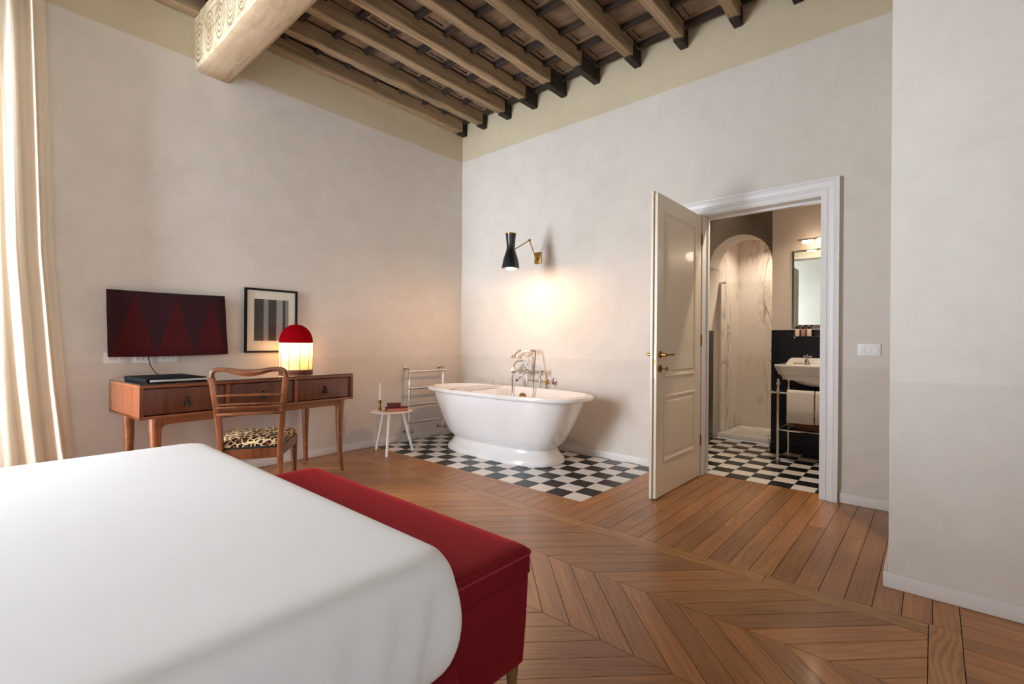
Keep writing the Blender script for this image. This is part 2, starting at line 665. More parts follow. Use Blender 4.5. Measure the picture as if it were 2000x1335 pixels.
M['curtain'] = translucent('cream_linen', lin(226, 214, 196), .3, lin(212, 198, 178))
M['shade'] = translucent('ivory_lampshade', lin(250, 230, 192), .55)
M['dome'] = translucent('red_lampshade', lin(96, 4, 11), .07, lin(60, 3, 8), 500)
M['bulb_warm'] = plain('warm_bulb', (1, .8, .5, 1), .4, emit=(1, .62, .28, 1), es=12)
M['bulb_tube'] = plain('warm_tube', (1, .9, .75, 1), .4, emit=(1, .80, .58, 1), es=4)
M['glass_top'] = plain('dark_glass_top', lin(58, 36, 24), .06, coat=1.0)


def light_point(name, loc, power, color, radius=.03, parent=None, spot=None, blend=.6):
    d = bpy.data.lights.new(name, 'SPOT' if spot else 'POINT')
    d.energy = power
    d.color = color
    d.shadow_soft_size = radius
    if spot:
        d.spot_size = spot
        d.spot_blend = blend
    o = bpy.data.objects.new(name, d)
    o.location = loc
    if parent:
        o.parent = parent
    col.objects.link(o)
    return o


WARM = (1.0, .68, .38)

# ================================================================== STRUCTURE
WX0, WX1, WZ0, WZ1 = -1.30, .08, .0, 3.02      # window opening in the back wall
m = MB()
m.box(XL - .25, WX0, YA, YA + .25, 0, 3.95)
m.box(WX1, XB + .12, YA, YA + .25, 0, 3.95)
m.box(WX0, WX1, YA, YA + .25, WZ1, 3.95)
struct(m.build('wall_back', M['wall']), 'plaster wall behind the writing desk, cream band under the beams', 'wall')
DY0, DY1, DZ = .60, 1.43, 2.125                # doorway in the right wall
m = MB()
m.box(XB, XB + .12, YP - .2, DY0, 0, 3.95)
m.box(XB, XB + .12, DY1, YA, 0, 3.95)
m.box(XB, XB + .12, DY0, DY1, DZ, 3.95)
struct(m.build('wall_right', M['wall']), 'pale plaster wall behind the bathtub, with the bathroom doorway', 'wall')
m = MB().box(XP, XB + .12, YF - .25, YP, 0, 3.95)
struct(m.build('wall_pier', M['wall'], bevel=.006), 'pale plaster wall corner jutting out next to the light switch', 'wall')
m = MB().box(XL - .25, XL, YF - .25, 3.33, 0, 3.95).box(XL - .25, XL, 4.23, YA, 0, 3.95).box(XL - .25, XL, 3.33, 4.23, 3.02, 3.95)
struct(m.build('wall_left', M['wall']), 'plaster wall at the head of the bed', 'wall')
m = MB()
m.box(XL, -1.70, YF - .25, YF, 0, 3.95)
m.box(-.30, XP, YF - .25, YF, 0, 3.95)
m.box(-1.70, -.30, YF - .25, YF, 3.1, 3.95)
struct(m.build('wall_front', M['wall']), 'plaster wall facing the writing desk with an opening for the added window', 'wall')

# window joinery (back window; left and front ones are unseen additions for fill light)


def window(name, x0, x1, y, z1, label):
    t = thing(name, label, 'window', (0, 0, 0), 0, None, 'structure')
    xm = (x0 + x1) / 2
    MB().box(x0, x0 + .06, y - .03, y + .03, 0, z1).box(x1 - .06, x1, y - .03, y + .03, 0, z1).box(x0, x1, y - .03, y + .03, z1 - .06, z1).box(x0, x1, y - .03, y + .03, 0, .08).build('window_frame', M['trim_white'], t, .004)
    MB().box(xm - .04, xm + .04, y - .035, y + .035, .08, z1 - .06).build('mullion', M['trim_white'], t, .004)
    for z in (.9, 1.9):
        MB().box(x0 + .06, x1 - .06, y - .015, y + .015, z, z + .03).build('glazing_bar', M['trim_white'], t, .003)
    for a, b in ((x0 + .06, xm - .04), (xm + .04, x1 - .06)):
        for z, z2 in ((.08, .9), (.93, 1.9), (1.93, z1 - .06)):
            MB().box(a, b, y - .003, y + .003, z, z2).build('pane', M['glass'], t)
    return t


window('window_1', WX0, WX1, YA + .16, WZ1, 'tall white casement window beside the linen curtain')
w3 = window('added_window_3', -.45, .45, 0, WZ1, 'added unseen casement window between the bed and the desk wall, for fill light')
w3.location = (XL - .12, 3.78, 0)
w3.rotation_euler = (0, 0, PI / 2)
window('added_window_2', -1.70, -.30, YF - .12, 3.1, 'added unseen casement window opposite the writing desk, for fill light')

# ---------------- ceiling
ceil = MB().box(XL - .25, XB + .12, YF - .25, YA + .25, ZC + .02, ZC + .2).build('ceiling', M['ceil_plain'])
struct(ceil, 'dark timber ceiling with exposed joists and small framed boards', 'ceiling')
BX0, BX1, BZ0 = 1.16, 1.425, 3.155
JZ0, JZ1 = 3.56, ZC - .01
jy = [4.30, 3.965, 3.59, 3.225, 2.852, 2.472, 2.05, 1.628, 1.20, .79, .38, -.03, -.44, -.85, -1.26, -1.67]
jend = [3.88, 3.88, 3.84, 3.76, 3.68, 3.64, 3.80, 3.84, 3.86, 3.84, 3.84, 2.72, 2.72, 2.72, 2.72, 2.72]
JW = .085


def joist_mesh(x0, x1):
    b = MB()
    rs = []
    n = 14
    for i in range(n + 1):
        x = x0 + (x1 - x0) * i / n
        d = [random.uniform(-.006, .006) for _ in range(4)]
        rs.append([(x, -JW + d[0], JZ0 + d[1]), (x, d[2], JZ0 + d[3]), (x, d[2] * .5, JZ1), (x, -JW + d[0] * .5, JZ1)])
    return b.rings(rs)


for y, xe in zip(jy, jend):
    j = joist_mesh(BX1 - .05, xe).build('joist', M['joist'], ceil, .008, 1, 30)
    j.location = (0, y, 0)
    xw = XB if y > YP else XP
    if y > YP:
        MB().box(xe - .03, xw, y - .072, y - .006, JZ0 - .018, JZ1 - .02).build('bracket', M['stub'], j, .006, 1).location = (0, -y, 0)
    j2 = joist_mesh(XL, BX0 + .05).build('joist', M['joist'], ceil, .008, 1, 30)
    j2.location = (0, y, 0)
# framed boards and battens between the joists
xs = [BX1 + .02 + .3 * k for k in range(9)]
xs = [1.48, 1.785, 2.08, 2.38, 2.68, 2.99, 3.294, 3.575, 3.89]
for k in range(len(jy) - 5):
    ya, yb = jy[k] - JW, jy[k + 1]
    if ya - yb < .05:
        continue
    for i in range(len(xs)):
        x0 = xs[i]
        x1 = xs[i + 1] if i + 1 < len(xs) else XB
        bt = MB().box(x0 - .022, x0 + .022, yb - .005, ya + .005, ZC - .045, ZC + .005).build('batten', M['batten'], ceil, .006, 1)
        zz = random.uniform(-.006, .006)
        if x1 - x0 > .15:
            pn = MB().box(x0 + .022, x1 - .022, yb, ya, ZC + zz - .006, ZC + .03).build('board', M['panel'], ceil)
            if random.random() < .55:
                f = MB()
                a0, a1, b0, b1, t = x0 + .05, x1 - .05, yb + .035, ya - .035, .016
                f.box(a0, a1, b0, b0 + t, ZC + zz - .018, ZC + zz - .003).box(a0, a1, b1 - t, b1, ZC + zz - .018, ZC + zz - .003)
                f.box(a0, a0 + t, b0 + t, b1 - t, ZC + zz - .018, ZC + zz - .003).box(a1 - t, a1, b0 + t, b1 - t, ZC + zz - .018, ZC + zz - .003)
                f.build('moulding', M['panel'], pn)
# main beam
rs = []
n = 60
for i in range(n + 1):
    y = YF + (YA + .02 - YF) * i / n
    d = lambda a: random.uniform(-a, a)
    wob = .008 * math.sin(y * 2.1) + d(.004)
    rs.append([(BX0 + wob, y, JZ0 + .02), (BX0 - .002 + wob, y, 3.36), (BX0 + wob, y, BZ0 + .05 + d(.004)), (BX0 + .012 + d(.003), y, BZ0 + .018), (BX0 + .045 + d(.006), y, BZ0 + d(.003)),
               (BX1 - .04 + d(.003), y, BZ0 + d(.003)), (BX1 - .01, y, BZ0 + .012), (BX1 + d(.004), y, BZ0 + .045), (BX1 + wob * .5, y, JZ0 + .02)])
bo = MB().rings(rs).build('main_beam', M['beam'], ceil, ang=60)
bo['label'] = 'thick whitewashed beam painted with spiral scrolls'
m = MB().box(XL, BX0 - .01, YA - .05, YA, 3.575, 3.60).box(XL, BX0 - .01, YA - .09, YA, 3.60, 3.655)
struct(m.build('trim_1', M['cornice'], None, .008), 'wooden cornice strip along the back wall beside the main beam', 'trim')

# ---------------- floor
floor = MB().box(XL - .25, XB + .12, YF - .25, YA + .1, -.12, -.012).build('floor', M['floor_base'])
struct(floor, 'oak parquet floor laid in chevron rows with straight boards by the door', 'floor')


def clip(poly, a, b, c):          # keep a*x + b*y <= c
    out = []
    for i in range(len(poly)):
        p, q = poly[i], poly[(i + 1) % len(poly)]
        dp, dq = a * p[0] + b * p[1] - c, a * q[0] + b * q[1] - c
        if dp <= 0:
            out.append(p)
        if dp * dq < 0:
            t = dp / (dp - dq)
            out.append((p[0] + (q[0] - p[0]) * t, p[1] + (q[1] - p[1]) * t))
    return out


GAP = .0013
cache = {}


def plank(poly, ang, mat=None, parent=None, name='plank', zt=None):
    """one board: world outline, grain along the direction ang"""
    cx = sum(p[0] for p in poly) / len(poly)
    cy = sum(p[1] for p in poly) / len(poly)
    c, s = math.cos(-ang), math.sin(-ang)
    loc = [((x - cx) * c - (y - cy) * s, (x - cx) * s + (y - cy) * c) for x, y in poly]
    key = (tuple((round(a, 4), round(b, 4)) for a, b in loc), (mat or M['plank']).name)
    if key in cache:
        o = bpy.data.objects.new(name, cache[key])
        col.objects.link(o)
        o.parent = parent or floor
    else:
        o = MB().prism(loc, -.014, 0).build(name, mat or M['plank'], parent or floor)
        cache[key] = o.data
    o.location = (cx, cy, random.uniform(-.0005, 0.) if zt is None else zt)
    o.rotation_euler = (0, 0, ang)
    return o


def shrink(x0, x1, y0, y1):
    return [(x0 + GAP, y0 + GAP), (x1 - GAP, y0 + GAP), (x1 - GAP, y1 - GAP), (x0 + GAP, y1 - GAP)]


SX0, SX1 = 2.38, 2.475            # border strip
CY0, CY1 = -.083, .011            # cross strip
PITCH, CW, PW = .1335, .425, .0945
TX0, TY0 = 2.765, 1.795           # tile field by the bathtub
cols = [SX0 - CW * k for k in range(0, 6)]
PHASE = 1.465
far_polys = []
for k in range(11):
    x1 = SX0 - CW * k
    x0 = x1 - CW
    s = -1 if k % 2 == 0 else 1     # slope of the boards
    for i in range(-40, 40):
        yl = PHASE + i * PITCH      # height at the shared vertex line
        if k % 2 == 0:
            y_at0, y_at1 = yl, yl - CW
        else:
            y_at1, y_at0 = yl, yl - CW
        g = GAP * 1.41
        poly = [(x0 + GAP, y_at0 + g), (x1 - GAP, y_at1 + g), (x1 - GAP, y_at1 + PITCH - g), (x0 + GAP, y_at0 + PITCH - g)]
        poly = clip(poly, 0, -1, -CY1 - GAP)
        if len(poly) < 3:
            continue
        poly = clip(poly, 0, 1, YA - .002)
        if len(poly) < 3:
            continue
        poly = clip(poly, -1, 0, -XL)
        if len(poly) < 3 or max(p[0] for p in poly) - min(p[0] for p in poly) < .02:
            continue
        cxm = sum(p[0] for p in poly) / len(poly)
        cym = sum(p[1] for p in poly) / len(poly)
        visible = k < 3 or (k < 5 and cym > 2.2)
        if visible:
            plank(poly, -PI / 4 if s < 0 else PI / 4)
        else:
            far_polys.append(poly)
# strips
yy = CY1
for y1 in (.584, 1.57, 2.55, 3.5, YA - .002):
    plank(shrink(SX0, SX1, yy, y1), PI / 2, M['plank_light'])
    yy = y1
xx = XL
for x1 in (-.9, .1, 1.0, 1.75, SX1):
    plank(shrink(xx, x1, CY0, CY1), 0, M['plank_light'])
    xx = x1
# straight boards between the strip and the right wall
ys = []
y = .016
i = 0
y = TY0 - .0
rows = []
while y > -.6:
    rows.append((y - PW, y))
    y -= PW
for i, (y0, y1) in enumerate(rows):
    xe = XB + .115 if (DY0 - .02 < (y0 + y1) / 2 < DY1 + .02) else XB - .002
    if y1 < YP + .02:
        xe = XP - .002
        if y1 < CY0 - .001:
            continue
        y0 = max(y0, CY0)
    cut = random.uniform(SX1 + .35, xe - .35) if xe > 3 and i % 2 else None
    if cut:
        plank(shrink(SX1, cut, y0, y1), 0)
        plank(shrink(cut, xe, y0, y1), 0)
    else:
        plank(shrink(SX1, xe, y0, y1), 0)
# short boards and frame strip along the tiles
plank(shrink(TX0 - .052, TX0, TY0 - .0, YA - .002), PI / 2, M['plank_light'])
y = TY0
while y < YA - .01:
    y1 = min(y + PW, YA - .002)
    plank(shrink(SX1, TX0 - .052, y, y1), 0)
    y = y1
# boards beyond the cross strip, running along the room
x = XP - .002
while x > .3:
    plank(shrink(x - PW, x, YF + .01 if x < 1.6 else -1.0, CY0 if x < SX1 + .05 else CY0), PI / 2)
    x -= PW
fp = MB()
for p in far_polys:
    fp.prism(p, -.014, -.0003)
o = fp.build('plank_field', M['plank'], floor)
o['kind'] = 'stuff'
o['label'] = 'chevron boards hidden round and under the bed'

# tiles by the bathtub
TSX, TSY = .1465, .155
tub_floor = MB().box(TX0, XB, TY0, YA, -.03, -.004).build('floor_bathing_corner', M['grout'])
struct(tub_floor, 'black and white checkered tiles under the bathtub', 'floor')


def tiles(parent, x0, y0, x1, y1, sx, sy, par):
    g = .0011
    ms = {}
    nx = int(math.ceil((x1 - x0) / sx - .02))
    ny = int(math.ceil((y1 - y0) / sy - .02))
    for i in range(nx):
        for j in range(ny):
            a0, a1 = x0 + i * sx, min(x0 + (i + 1) * sx, x1)
            b0, b1 = y0 + j * sy, min(y0 + (j + 1) * sy, y1)
            blk = (i + j + par) % 2
            key = (round(a1 - a0, 4), round(b1 - b0, 4), blk)
            if key not in ms:
                o = MB().box(0 + g, a1 - a0 - g, g, b1 - b0 - g, -.012, 0).build('tile', M['tile_black'] if blk else M['tile_white'], parent)
                ms[key] = o.data
            else:
                o = bpy.data.objects.new('tile', ms[key])
                col.objects.link(o)
                o.parent = parent
            o.location = (a0, b0, random.uniform(0, .0006))


tiles(tub_floor, TX0, TY0, XB, YA, TSX, TSY, 0)

# ---------------- baseboards


def bboard(name, pts, label):
    b = MB()
    for (x0, x1, y0, y1) in pts:
        b.box(x0, x1, y0, y1, 0, .068)
    struct(b.build(name, M['base_white'], None, .006, 2), label, 'baseboard')


bboard('baseboard_back', [(WX1 + .02, XB - .012, YA - .013, YA)], 'low painted baseboard under the writing desk')
bboard('baseboard_right', [(XB - .013, XB, 1.56, YA)], 'low painted baseboard behind the bathtub')
bboard('baseboard_door', [(XB - .013, XB, YP, .488)], 'short painted baseboard between the door casing and the wall corner')
bboard('baseboard_pier', [(XP - .018, XP, YF, YP + .018), (XP, XB - .013, YP, YP + .018)], 'painted baseboard round the jutting wall corner')

# ---------------- door
door = thing('door_1', 'cream panelled door standing open with brass handles and white casing', 'door', (0, 0, 0), 0, None, 'structure')
prof = [(0, 0), (0, .014), (.028, .014), (.034, .02), (.04, .014), (.046, .014), (.052, .024), (.075, .03), (.09, .027), (.096, .036), (.108, .036), (.108, 0)]


def casing_leg(y_in, sgn):
    b = MB()
    rs = []
    for z, ext in ((0, 0), (DZ, 1)):
        rs.append([(XB - p, y_in + sgn * d, z + (d if ext else 0)) for d, p in prof])
    return b.rings(rs)


casing_leg(DY0, -1).build('casing', M['trim_white'], door, ang=25)
casing_leg(DY1 + .045, 1).build('casing', M['trim_white'], door, ang=25)
rs = [[(XB - p, DY0 - d, DZ + d) for d, p in prof], [(XB - p, DY1 + .045 + d, DZ + d) for d, p in prof]]
MB().rings(rs).build('casing', M['trim_white'], door, ang=25)
MB().box(XB - .005, XB + .13, DY0 - .02, DY0 + .004, 0, DZ - .006).build('jamb', M['trim_white'], door)
MB().box(XB - .003, XB + .13, DY1 - .006, DY1 + .044, 0, DZ - .006).build('jamb', M['trim_white'], door)
MB().box(XB - .005, XB + .13, DY0, DY1 + .045, DZ - .006, DZ + .02).build('jamb', M['trim_white'], door)
MB().box(XB + .09, XB + .125, DY1 - .02, DY1 - .004, 0, DZ - .02).box(XB + .09, XB + .125, DY0 + .002, DY1, DZ - .022, DZ - .004).build('door_stop', M['trim_white'], door, .002)
LX0, LX1 = 3.135, XB - .008
LY0, LY1 = 1.432, 1.476
leaf = MB().box(LX0, LX1, LY0, LY0 + .022, .008, 2.118).box(LX0 - .014, LX1, LY0 + .025, LY1, .008, 2.13).box(LX0 + .006, LX1, LY0 + .02, LY0 + .027, .01, 2.11).build('leaf', M['door_paint'], door, .002, 1)


def ring_rect(b, x0, x1, z0, z1, y, sgn):
    pr = [(0, 0), (.004, .007), (.012, .008), (.018, .002), (.026, .004), (.032, -.002)]
    rs = []
    for d, p in pr:
        rs.append([(x0 + d, y + sgn * p, z0 + d), (x1 - d, y + sgn * p, z0 + d), (x1 - d, y + sgn * p, z1 - d), (x0 + d, y + sgn * p, z1 - d)])
    return b.rings(rs, False, False)


for z0, z1 in ((.245, .712), (.84, 2.01)):
    for yy_, sg in ((LY0, -1), (LY1, 1)):
        ring_rect(MB(), 3.245, 3.825, z0, z1, yy_, sg).build('panel_moulding', M['door_paint'], leaf, ang=25)
        x0, x1, a, b_ = 3.245 + .05, 3.825 - .05, z0 + .05, z1 - .05
        MB().rings([[(x0 - .014, yy_ + sg * -.001, a - .014), (x1 + .014, yy_ - sg * .001, a - .014), (x1 + .014, yy_ - sg * .001, b_ + .014), (x0 - .014, yy_ - sg * .001, b_ + .014)],
                    [(x0, yy_ + sg * .006, a), (x1, yy_ + sg * .006, a), (x1, yy_ + sg * .006, b_), (x0, yy_ + sg * .006, b_)]], False, True).build('panel', M['door_paint'], leaf, ang=20)
for sg, yy_ in ((-1, LY0), (1, LY1)):
    h = MB().lathe([(.001, 0), (.026, 0), (.027, sg * .004), (.024, sg * .009), (.012, sg * .011), (.011, sg * .045), (.001, sg * .047)], (3.185, yy_, 1.0), 20, ax='y').build('handle', M['brass'], door)
    MB().tube(catmull([(3.185, yy_ + sg * .046, 1.0), (3.215, yy_ + sg * .052, 1.001), (3.26, yy_ + sg * .05, 1.003), (3.315, yy_ + sg * .046, 1.0)], 5), [.009, .009, .0085, .008, .008, .0075, .0075, .008, .0085, .009, .009, .009, .009, .0095, .0095, .007], 10).build('lever', M['brass'], h)
    k = MB().lathe([(.001, 0), (.025, 0), (.026, sg * .004), (.022, sg * .008), (.001, sg * .009)], (3.185, yy_, .904), 18, ax='y').build('escutcheon', M['brass_dull'], door)
    if sg < 0:
        MB().tube([(3.185, yy_ - .008, .904), (3.185, yy_ - .04, .904)], .0035, 8).tube([(3.185 + .012 * math.cos(t), yy_ - .052 + 0 * t, .904 + .012 * math.sin(t)) for t in [2 * PI * i / 14 for i in range(14)]], .003, 6, loop=True).build('key', M['brass_dull'], k)
MB().box(LX0 - .0015, LX0 + .004, LY0 + .004, LY0 + .02, .84, 1.06).build('lock_plate', plain('polished_plate', lin(222, 206, 176), .45, .4), door)
MB().box(LX0 - .003, LX0 + .004, LY0 + .007, LY0 + .016, .935, .965).build('latch', M['brass_dull'], door)
for z in (.25, 1.06, 1.88):
    MB().tube([(LX1 + .006, LY0 - .004, z), (LX1 + .006, LY0 - .004, z + .09)], .006, 8).build('hinge', M['brass_dull'], door)

# ---------------- bathroom shell
BXW, BXW2 = 5.43, 5.74
BY0, BY1, BZC = -.45, 2.6, 2.75
ay0, ay1 = 1.247, 1.876
ac, ar, asp = (ay0 + ay1) / 2, (ay1 - ay0) / 2, 1.925
m = MB()
m.box(BXW, BXW2, BY0, ay0, 0, BZC).box(BXW, BXW2, ay1, BY1, 0, BZC)
pts = arc(ac, asp, ar, 0, PI, 28)
poly = [(ay1, BZC), (ay0, BZC)] + [(ay0, asp)] + [(p, q) for p, q in reversed(pts)][1:-1] + [(ay1, asp)]
for i in range(len(pts) - 1):
    (p, q), (p2, q2) = pts[i], pts[i + 1]
    m.prism([(p, q), (p, BZC), (p2, BZC), (p2, q2)], BXW, BXW2, lambda a, b, h: (h, a, b))
bw = m.build('wall_bathroom_back', M['bath_wall'], ang=25)
struct(bw, 'bathroom wall with an arched shower opening and glossy black lower panelling', 'wall')
MB().box(BXW - .014, BXW, BY0, ay0, 0, 1.222).build('wainscot_panel', M['gloss_black'], bw, .002, 1)
MB().box(BXW - .014, BXW, ay1, BY1, 0, 1.222).build('wainscot_panel', M['gloss_black'], bw, .002, 1)
MB().box(BXW - .014, BXW + .12, ay1 - .012, ay1, 0, 1.222).build('wainscot_panel', M['gloss_black'], bw, .002, 1)
MB().box(BXW - .034, BXW - .014, BY0, ay0 + .004, 0, .07).build('skirting', M['gloss_black'], bw, .004, 1)
MB().prism(arc(ac, asp, ar, 0, PI, 28) + list(reversed(arc(ac, asp, ar - .004, 0, PI, 28))), BXW + .001, BXW2 - .001, lambda a, b, h: (h, a, b)).build('arch_soffit', M['white_plaster'], bw, ang=25)
struct(MB().box(XB + .12, BXW, BY1, BY1 + .1, 0, BZC).build('wall_bathroom_left', M['bath_wall']), 'bathroom side wall behind the open door', 'wall')
struct(MB().box(XB + .12, BXW, BY0 - .1, BY0, 0, BZC).build('wall_bathroom_right', M['bath_wall']), 'bathroom side wall beyond the basin', 'wall')
struct(MB().box(XB + .12, 6.7, BY0 - .1, BY1 + .1, BZC, BZC + .1).build('ceiling_bathroom', M['white_plaster']), 'plain white bathroom ceiling', 'ceiling')
bf = MB().box(XB + .12, BXW2, BY0, BY1, -.05, -.004).box(XB + .04, XB + .12, DY0, DY1, -.05, -.004).build('floor_bathroom', M['grout'])
struct(bf, 'black and white checkered bathroom tiles seen through the doorway', 'floor')
tiles(bf, XB + .117, BY0, BXW2 - .02, 2.0, .1475, .157, 1)
# shower walls
sh = MB().box(6.5, 6.58, .85, 2.0, 0, 2.5).build('wall_shower', M['marble'])
struct(sh, 'grey veined white marble slabs lining the shower', 'wall')
MB().box(BXW2, 6.5, 1.882, 1.96, 0, 2.5).build('slab', M['marble'], sh)
MB().box(BXW2, 6.5, .80, .86, 0, 2.5).build('slab', M['marble'], sh)
MB().box(BXW2 - .004, 6.58, .8, 1.96, 2.5, 2.56).build('soffit', M['white_plaster'], sh)

# ================================================================== BATHROOM THINGS
tr = thing('shower_tray', 'low white shower tray under the arch', 'shower tray', (6.1, 1.4, 0))
MB().rings([[(-.375, -.53, 0), (.395, -.53, 0), (.395, .475, 0), (-.375, .475, 0)], [(-.375, -.53, .055), (.395, -.53, .055), (.395, .475, .055), (-.375, .475, .055)],
            [(-.325, -.48, .055), (.345, -.48, .055), (.345, .425, .055), (-.325, .425, .055)], [(-.29, -.44, .032), (.31, -.44, .032), (.31, .39, .032), (-.29, .39, .032)]]).build('basin', M['porcelain'], tr, .006)
MB().lathe([(.045, .034), (.045, .037), (.03, .039), (.001, .039)], (0, 0, 0), 20).build('drain', M['chrome'], tr)

gd = thing('shower_screen', 'clear glass shower screen at the edge of the arch', 'shower screen', (5.762, 1.866, .0555))
MB().box(-.003, .003, -.598, -.014, .012, 1.72).build('pane', M['glass'], gd)
MB().box(-.010, .008, -.012, .012, .0, 1.725).build('hinge_profile', plain('satin_aluminium', lin(214, 206, 198), .5, .2), gd, .002)
MB().box(-.006, .006, -.06, .008, 1.712, 1.732).build('hinge_cap', M['chrome'], gd, .001)
MB().lathe([(.001, -.03), (.012, -.028), (.014, -.015), (.008, 0)], (-.003, -.55, .95), 14, ax='x').build('knob', M['chrome'], gd)

bs = thing('washbasin_console', 'white porcelain washbasin on chrome legs with a lower shelf', 'washbasin', (5.19, .75, 0))
bx0, bx1, by0, by1 = -.26, .225, -.37, .372


def oct_ring(x0, x1, y0, y1, c, z):
    return [(x0 + c, y0, z), (x1, y0, z), (x1, y1, z), (x0 + c, y1, z), (x0, y1 - c, z), (x0, y0 + c, z)]


def sup(cx, cy, a, b, n, z, k=40):
    r = []
    for i in range(k):
        t = 2 * PI * i / k
        c, s = math.cos(t), math.sin(t)
        r.append((cx + a * math.copysign(abs(c) ** (2 / n), c), cy + b * math.copysign(abs(s) ** (2 / n), s), z))
    return r


MB().rings([oct_ring(bx0 + .06, bx1, by0 + .06, by1 - .06, .05, .75), oct_ring(bx0 + .05, bx1, by0 + .05, by1 - .05, .05, .785), oct_ring(bx0 + .03, bx1, by0 + .03, by1 - .03, .05, .80),
            oct_ring(bx0 + .005, bx1, by0 + .005, by1 - .005, .05, .865), oct_ring(bx0, bx1, by0, by1, .05, .875), oct_ring(bx0, bx1, by0, by1, .05, .888), oct_ring(bx0 + .008, bx1, by0 + .008, by1 - .008, .05, .893),
            oct_ring(bx0 + .04, bx1 - .14, by0 + .12, by1 - .12, .05, .888), oct_ring(bx0 + .07, bx1 - .16, by0 + .16, by1 - .16, .04, .83), oct_ring(bx0 + .1, bx1 - .2, by0 + .2, by1 - .2, .03, .80)]).build('basin', M['porcelain'], bs, .004)
MB().rings([sup(-.015, 0, .19, .28, 2.6, .77), sup(-.015, 0, .185, .26, 2.4, .745), sup(-.01, 0, .165, .21, 2.2, .715), sup(0, 0, .12, .14, 2, .695), sup(0, 0, .05, .06, 2, .688)]).build('bowl', M['porcelain'], bs)
pz = [(.365, .885), (.345, .90), (.325, .93), (.30, .948), (0, .95), (-.30, .948), (-.325, .93), (-.345, .90), (-.365, .885)]
MB().prism(pz, .15, .225, lambda a, b, h: (h, a, b)).build('upstand', M['porcelain'], bs, .008)
for y in (.335, -.335):
    for x in (-.218, .216):
        lg = MB().lathe([(.001, 0), (.024, 0), (.024, .008), (.014, .02), (.012, .05), (.012, .27), (.016, .28), (.016, .30), (.012, .31), (.012, .62), (.017, .63), (.017, .655), (.011, .665), (.011, .70), (.018, .71), (.018, .725), (.010, .735), (.010, .76)], (x, y, 0), 14).build('leg', M['chrome'], bs)
MB().tube([(-.218, -.40, .632), (-.218, .38, .632)], .010, 10).lathe([(.001, -.016), (.013, -.01), (.017, 0), (.013, .01), (.001, .016)], (-.218, .388, .632), 12, ax='y').build('towel_bar', M['chrome'], bs)
MB().tube([(-.218, .335, .632), (.216, .335, .632)], .008, 8).build('side_bar', M['chrome'], bs)
MB().tube([(-.218, -.335, .632), (.216, -.335, .632)], .008, 8).build('side_bar', M['chrome'], bs)
for a, b in (((-.218, -.335, .29), (-.218, .335, .29)), ((.216, -.335, .29), (.216, .335, .29)), ((-.218, .335, .29), (.216, .335, .29)), ((-.218, -.335, .29), (.216, -.335, .29))):
    MB().tube([a, b], .009, 8).build('shelf_rail', M['chrome'], bs)
MB().box(-.21, .208, -.33, .33, .288, .296).build('shelf', M['glass'], bs, .001, 1)
for y in (.15, -.15):
    tp = MB().lathe([(.001, .89), (.026, .89), (.026, .896), (.017, .905), (.013, .94), (.016, .95), (.010, .956), (.001, .958)], (.06, y, 0), 16).build('tap', M['chrome'], bs)
    hd = MB().lathe([(.001, .955), (.012, .957), (.013, .972), (.004, .985), (.001, .986)], (.06, y, 0), 12)
    for k in range(4):
        t = k * PI / 2 + .4
        hd.tube([(.06, y, .967), (.06 + .036 * math.cos(t), y + .036 * math.sin(t), .967)], [.005, .0065], 8)
    hd.build('cross_handle', M['chrome'], tp)
    MB().tube(catmull([(.06, y, .925), (.02, y, .935), (-.02, y, .925), (-.03, y, .905)], 4), .008, 8).build('spout', M['chrome'], tp)
tag(MB().rings([sup(0, 0, .028, .04, 2.5, 0, 20), sup(0, 0, .032, .045, 2.5, .008, 20), sup(0, 0, .022, .032, 2.5, .015, 20)]).build('soap', M['soap'], loc=(5.30, .985, .893)), 'small oval soap lying on the washbasin rim', 'soap')


def towel(y0, y1, z0, label):
    b = MB()
    prf = []
    for k in range(9):
        t = PI * k / 8
        prf.append((-.020 * math.cos(t), .012 + .020 * math.sin(t) - .012))
    outer = [(-.026, -.265 + z0), (-.024, -.14), (-.021, 0)] + prf[1:-1] + [(.021, 0), (.024, -.14), (.028, -.21)]
    n = 16
    pts = []
    for i in range(n + 1):
        y = y0 + (y1 - y0) * i / n
        pts.append([(x + (.003 * math.sin(i * .9) if z < -.1 else 0), y, z) for x, z in outer])
    b.grid(pts)
    o = b.build('hand_towel', M['towel'], loc=(4.972, 0, .633))
    md = o.modifiers.new('thickness', 'SOLIDIFY')
    md.thickness = .012
    md.offset = 1
    tag(o, label, 'towel', 'towels under the washbasin')


towel(.795, 1.008, 0, 'white hand towel hung on the chrome bar, beside the basin leg')
towel(.57, .785, .004, 'white hand towel hung on the chrome bar, under the basin middle')
bk = thing('basket', 'brown wicker basket on the basin shelf', 'basket', (5.16, .83, .297))
MB().rings([sup(0, 0, .10, .15, 2.6, 0), sup(0, 0, .115, .17, 2.6, .04), sup(0, 0, .12, .178, 2.6, .075), sup(0, 0, .11, .168, 2.6, .075), sup(0, 0, .1, .155, 2.6, .02)]).build('body', M['wicker'], bk)
for z in (.012, .028, .044, .06, .075):
    k = 1 + z * 1.7
    MB().tube([p for p in sup(0, 0, .103 * k, .154 * k, 2.6, z, 30)], .006, 6, loop=True).build('weave', M['wicker'], bk)
tag(MB().rings([sup(0, 0, .09, .105, 3, 0, 24), sup(0, 0, .095, .11, 3, .02, 24), sup(0, 0, .085, .10, 3, .04, 24)]).build('folded_cloth', plain('brown_cloth', lin(150, 118, 100), .95), loc=(5.14, .535, .2975)), 'folded brown cloth on the basin shelf', 'cloth')

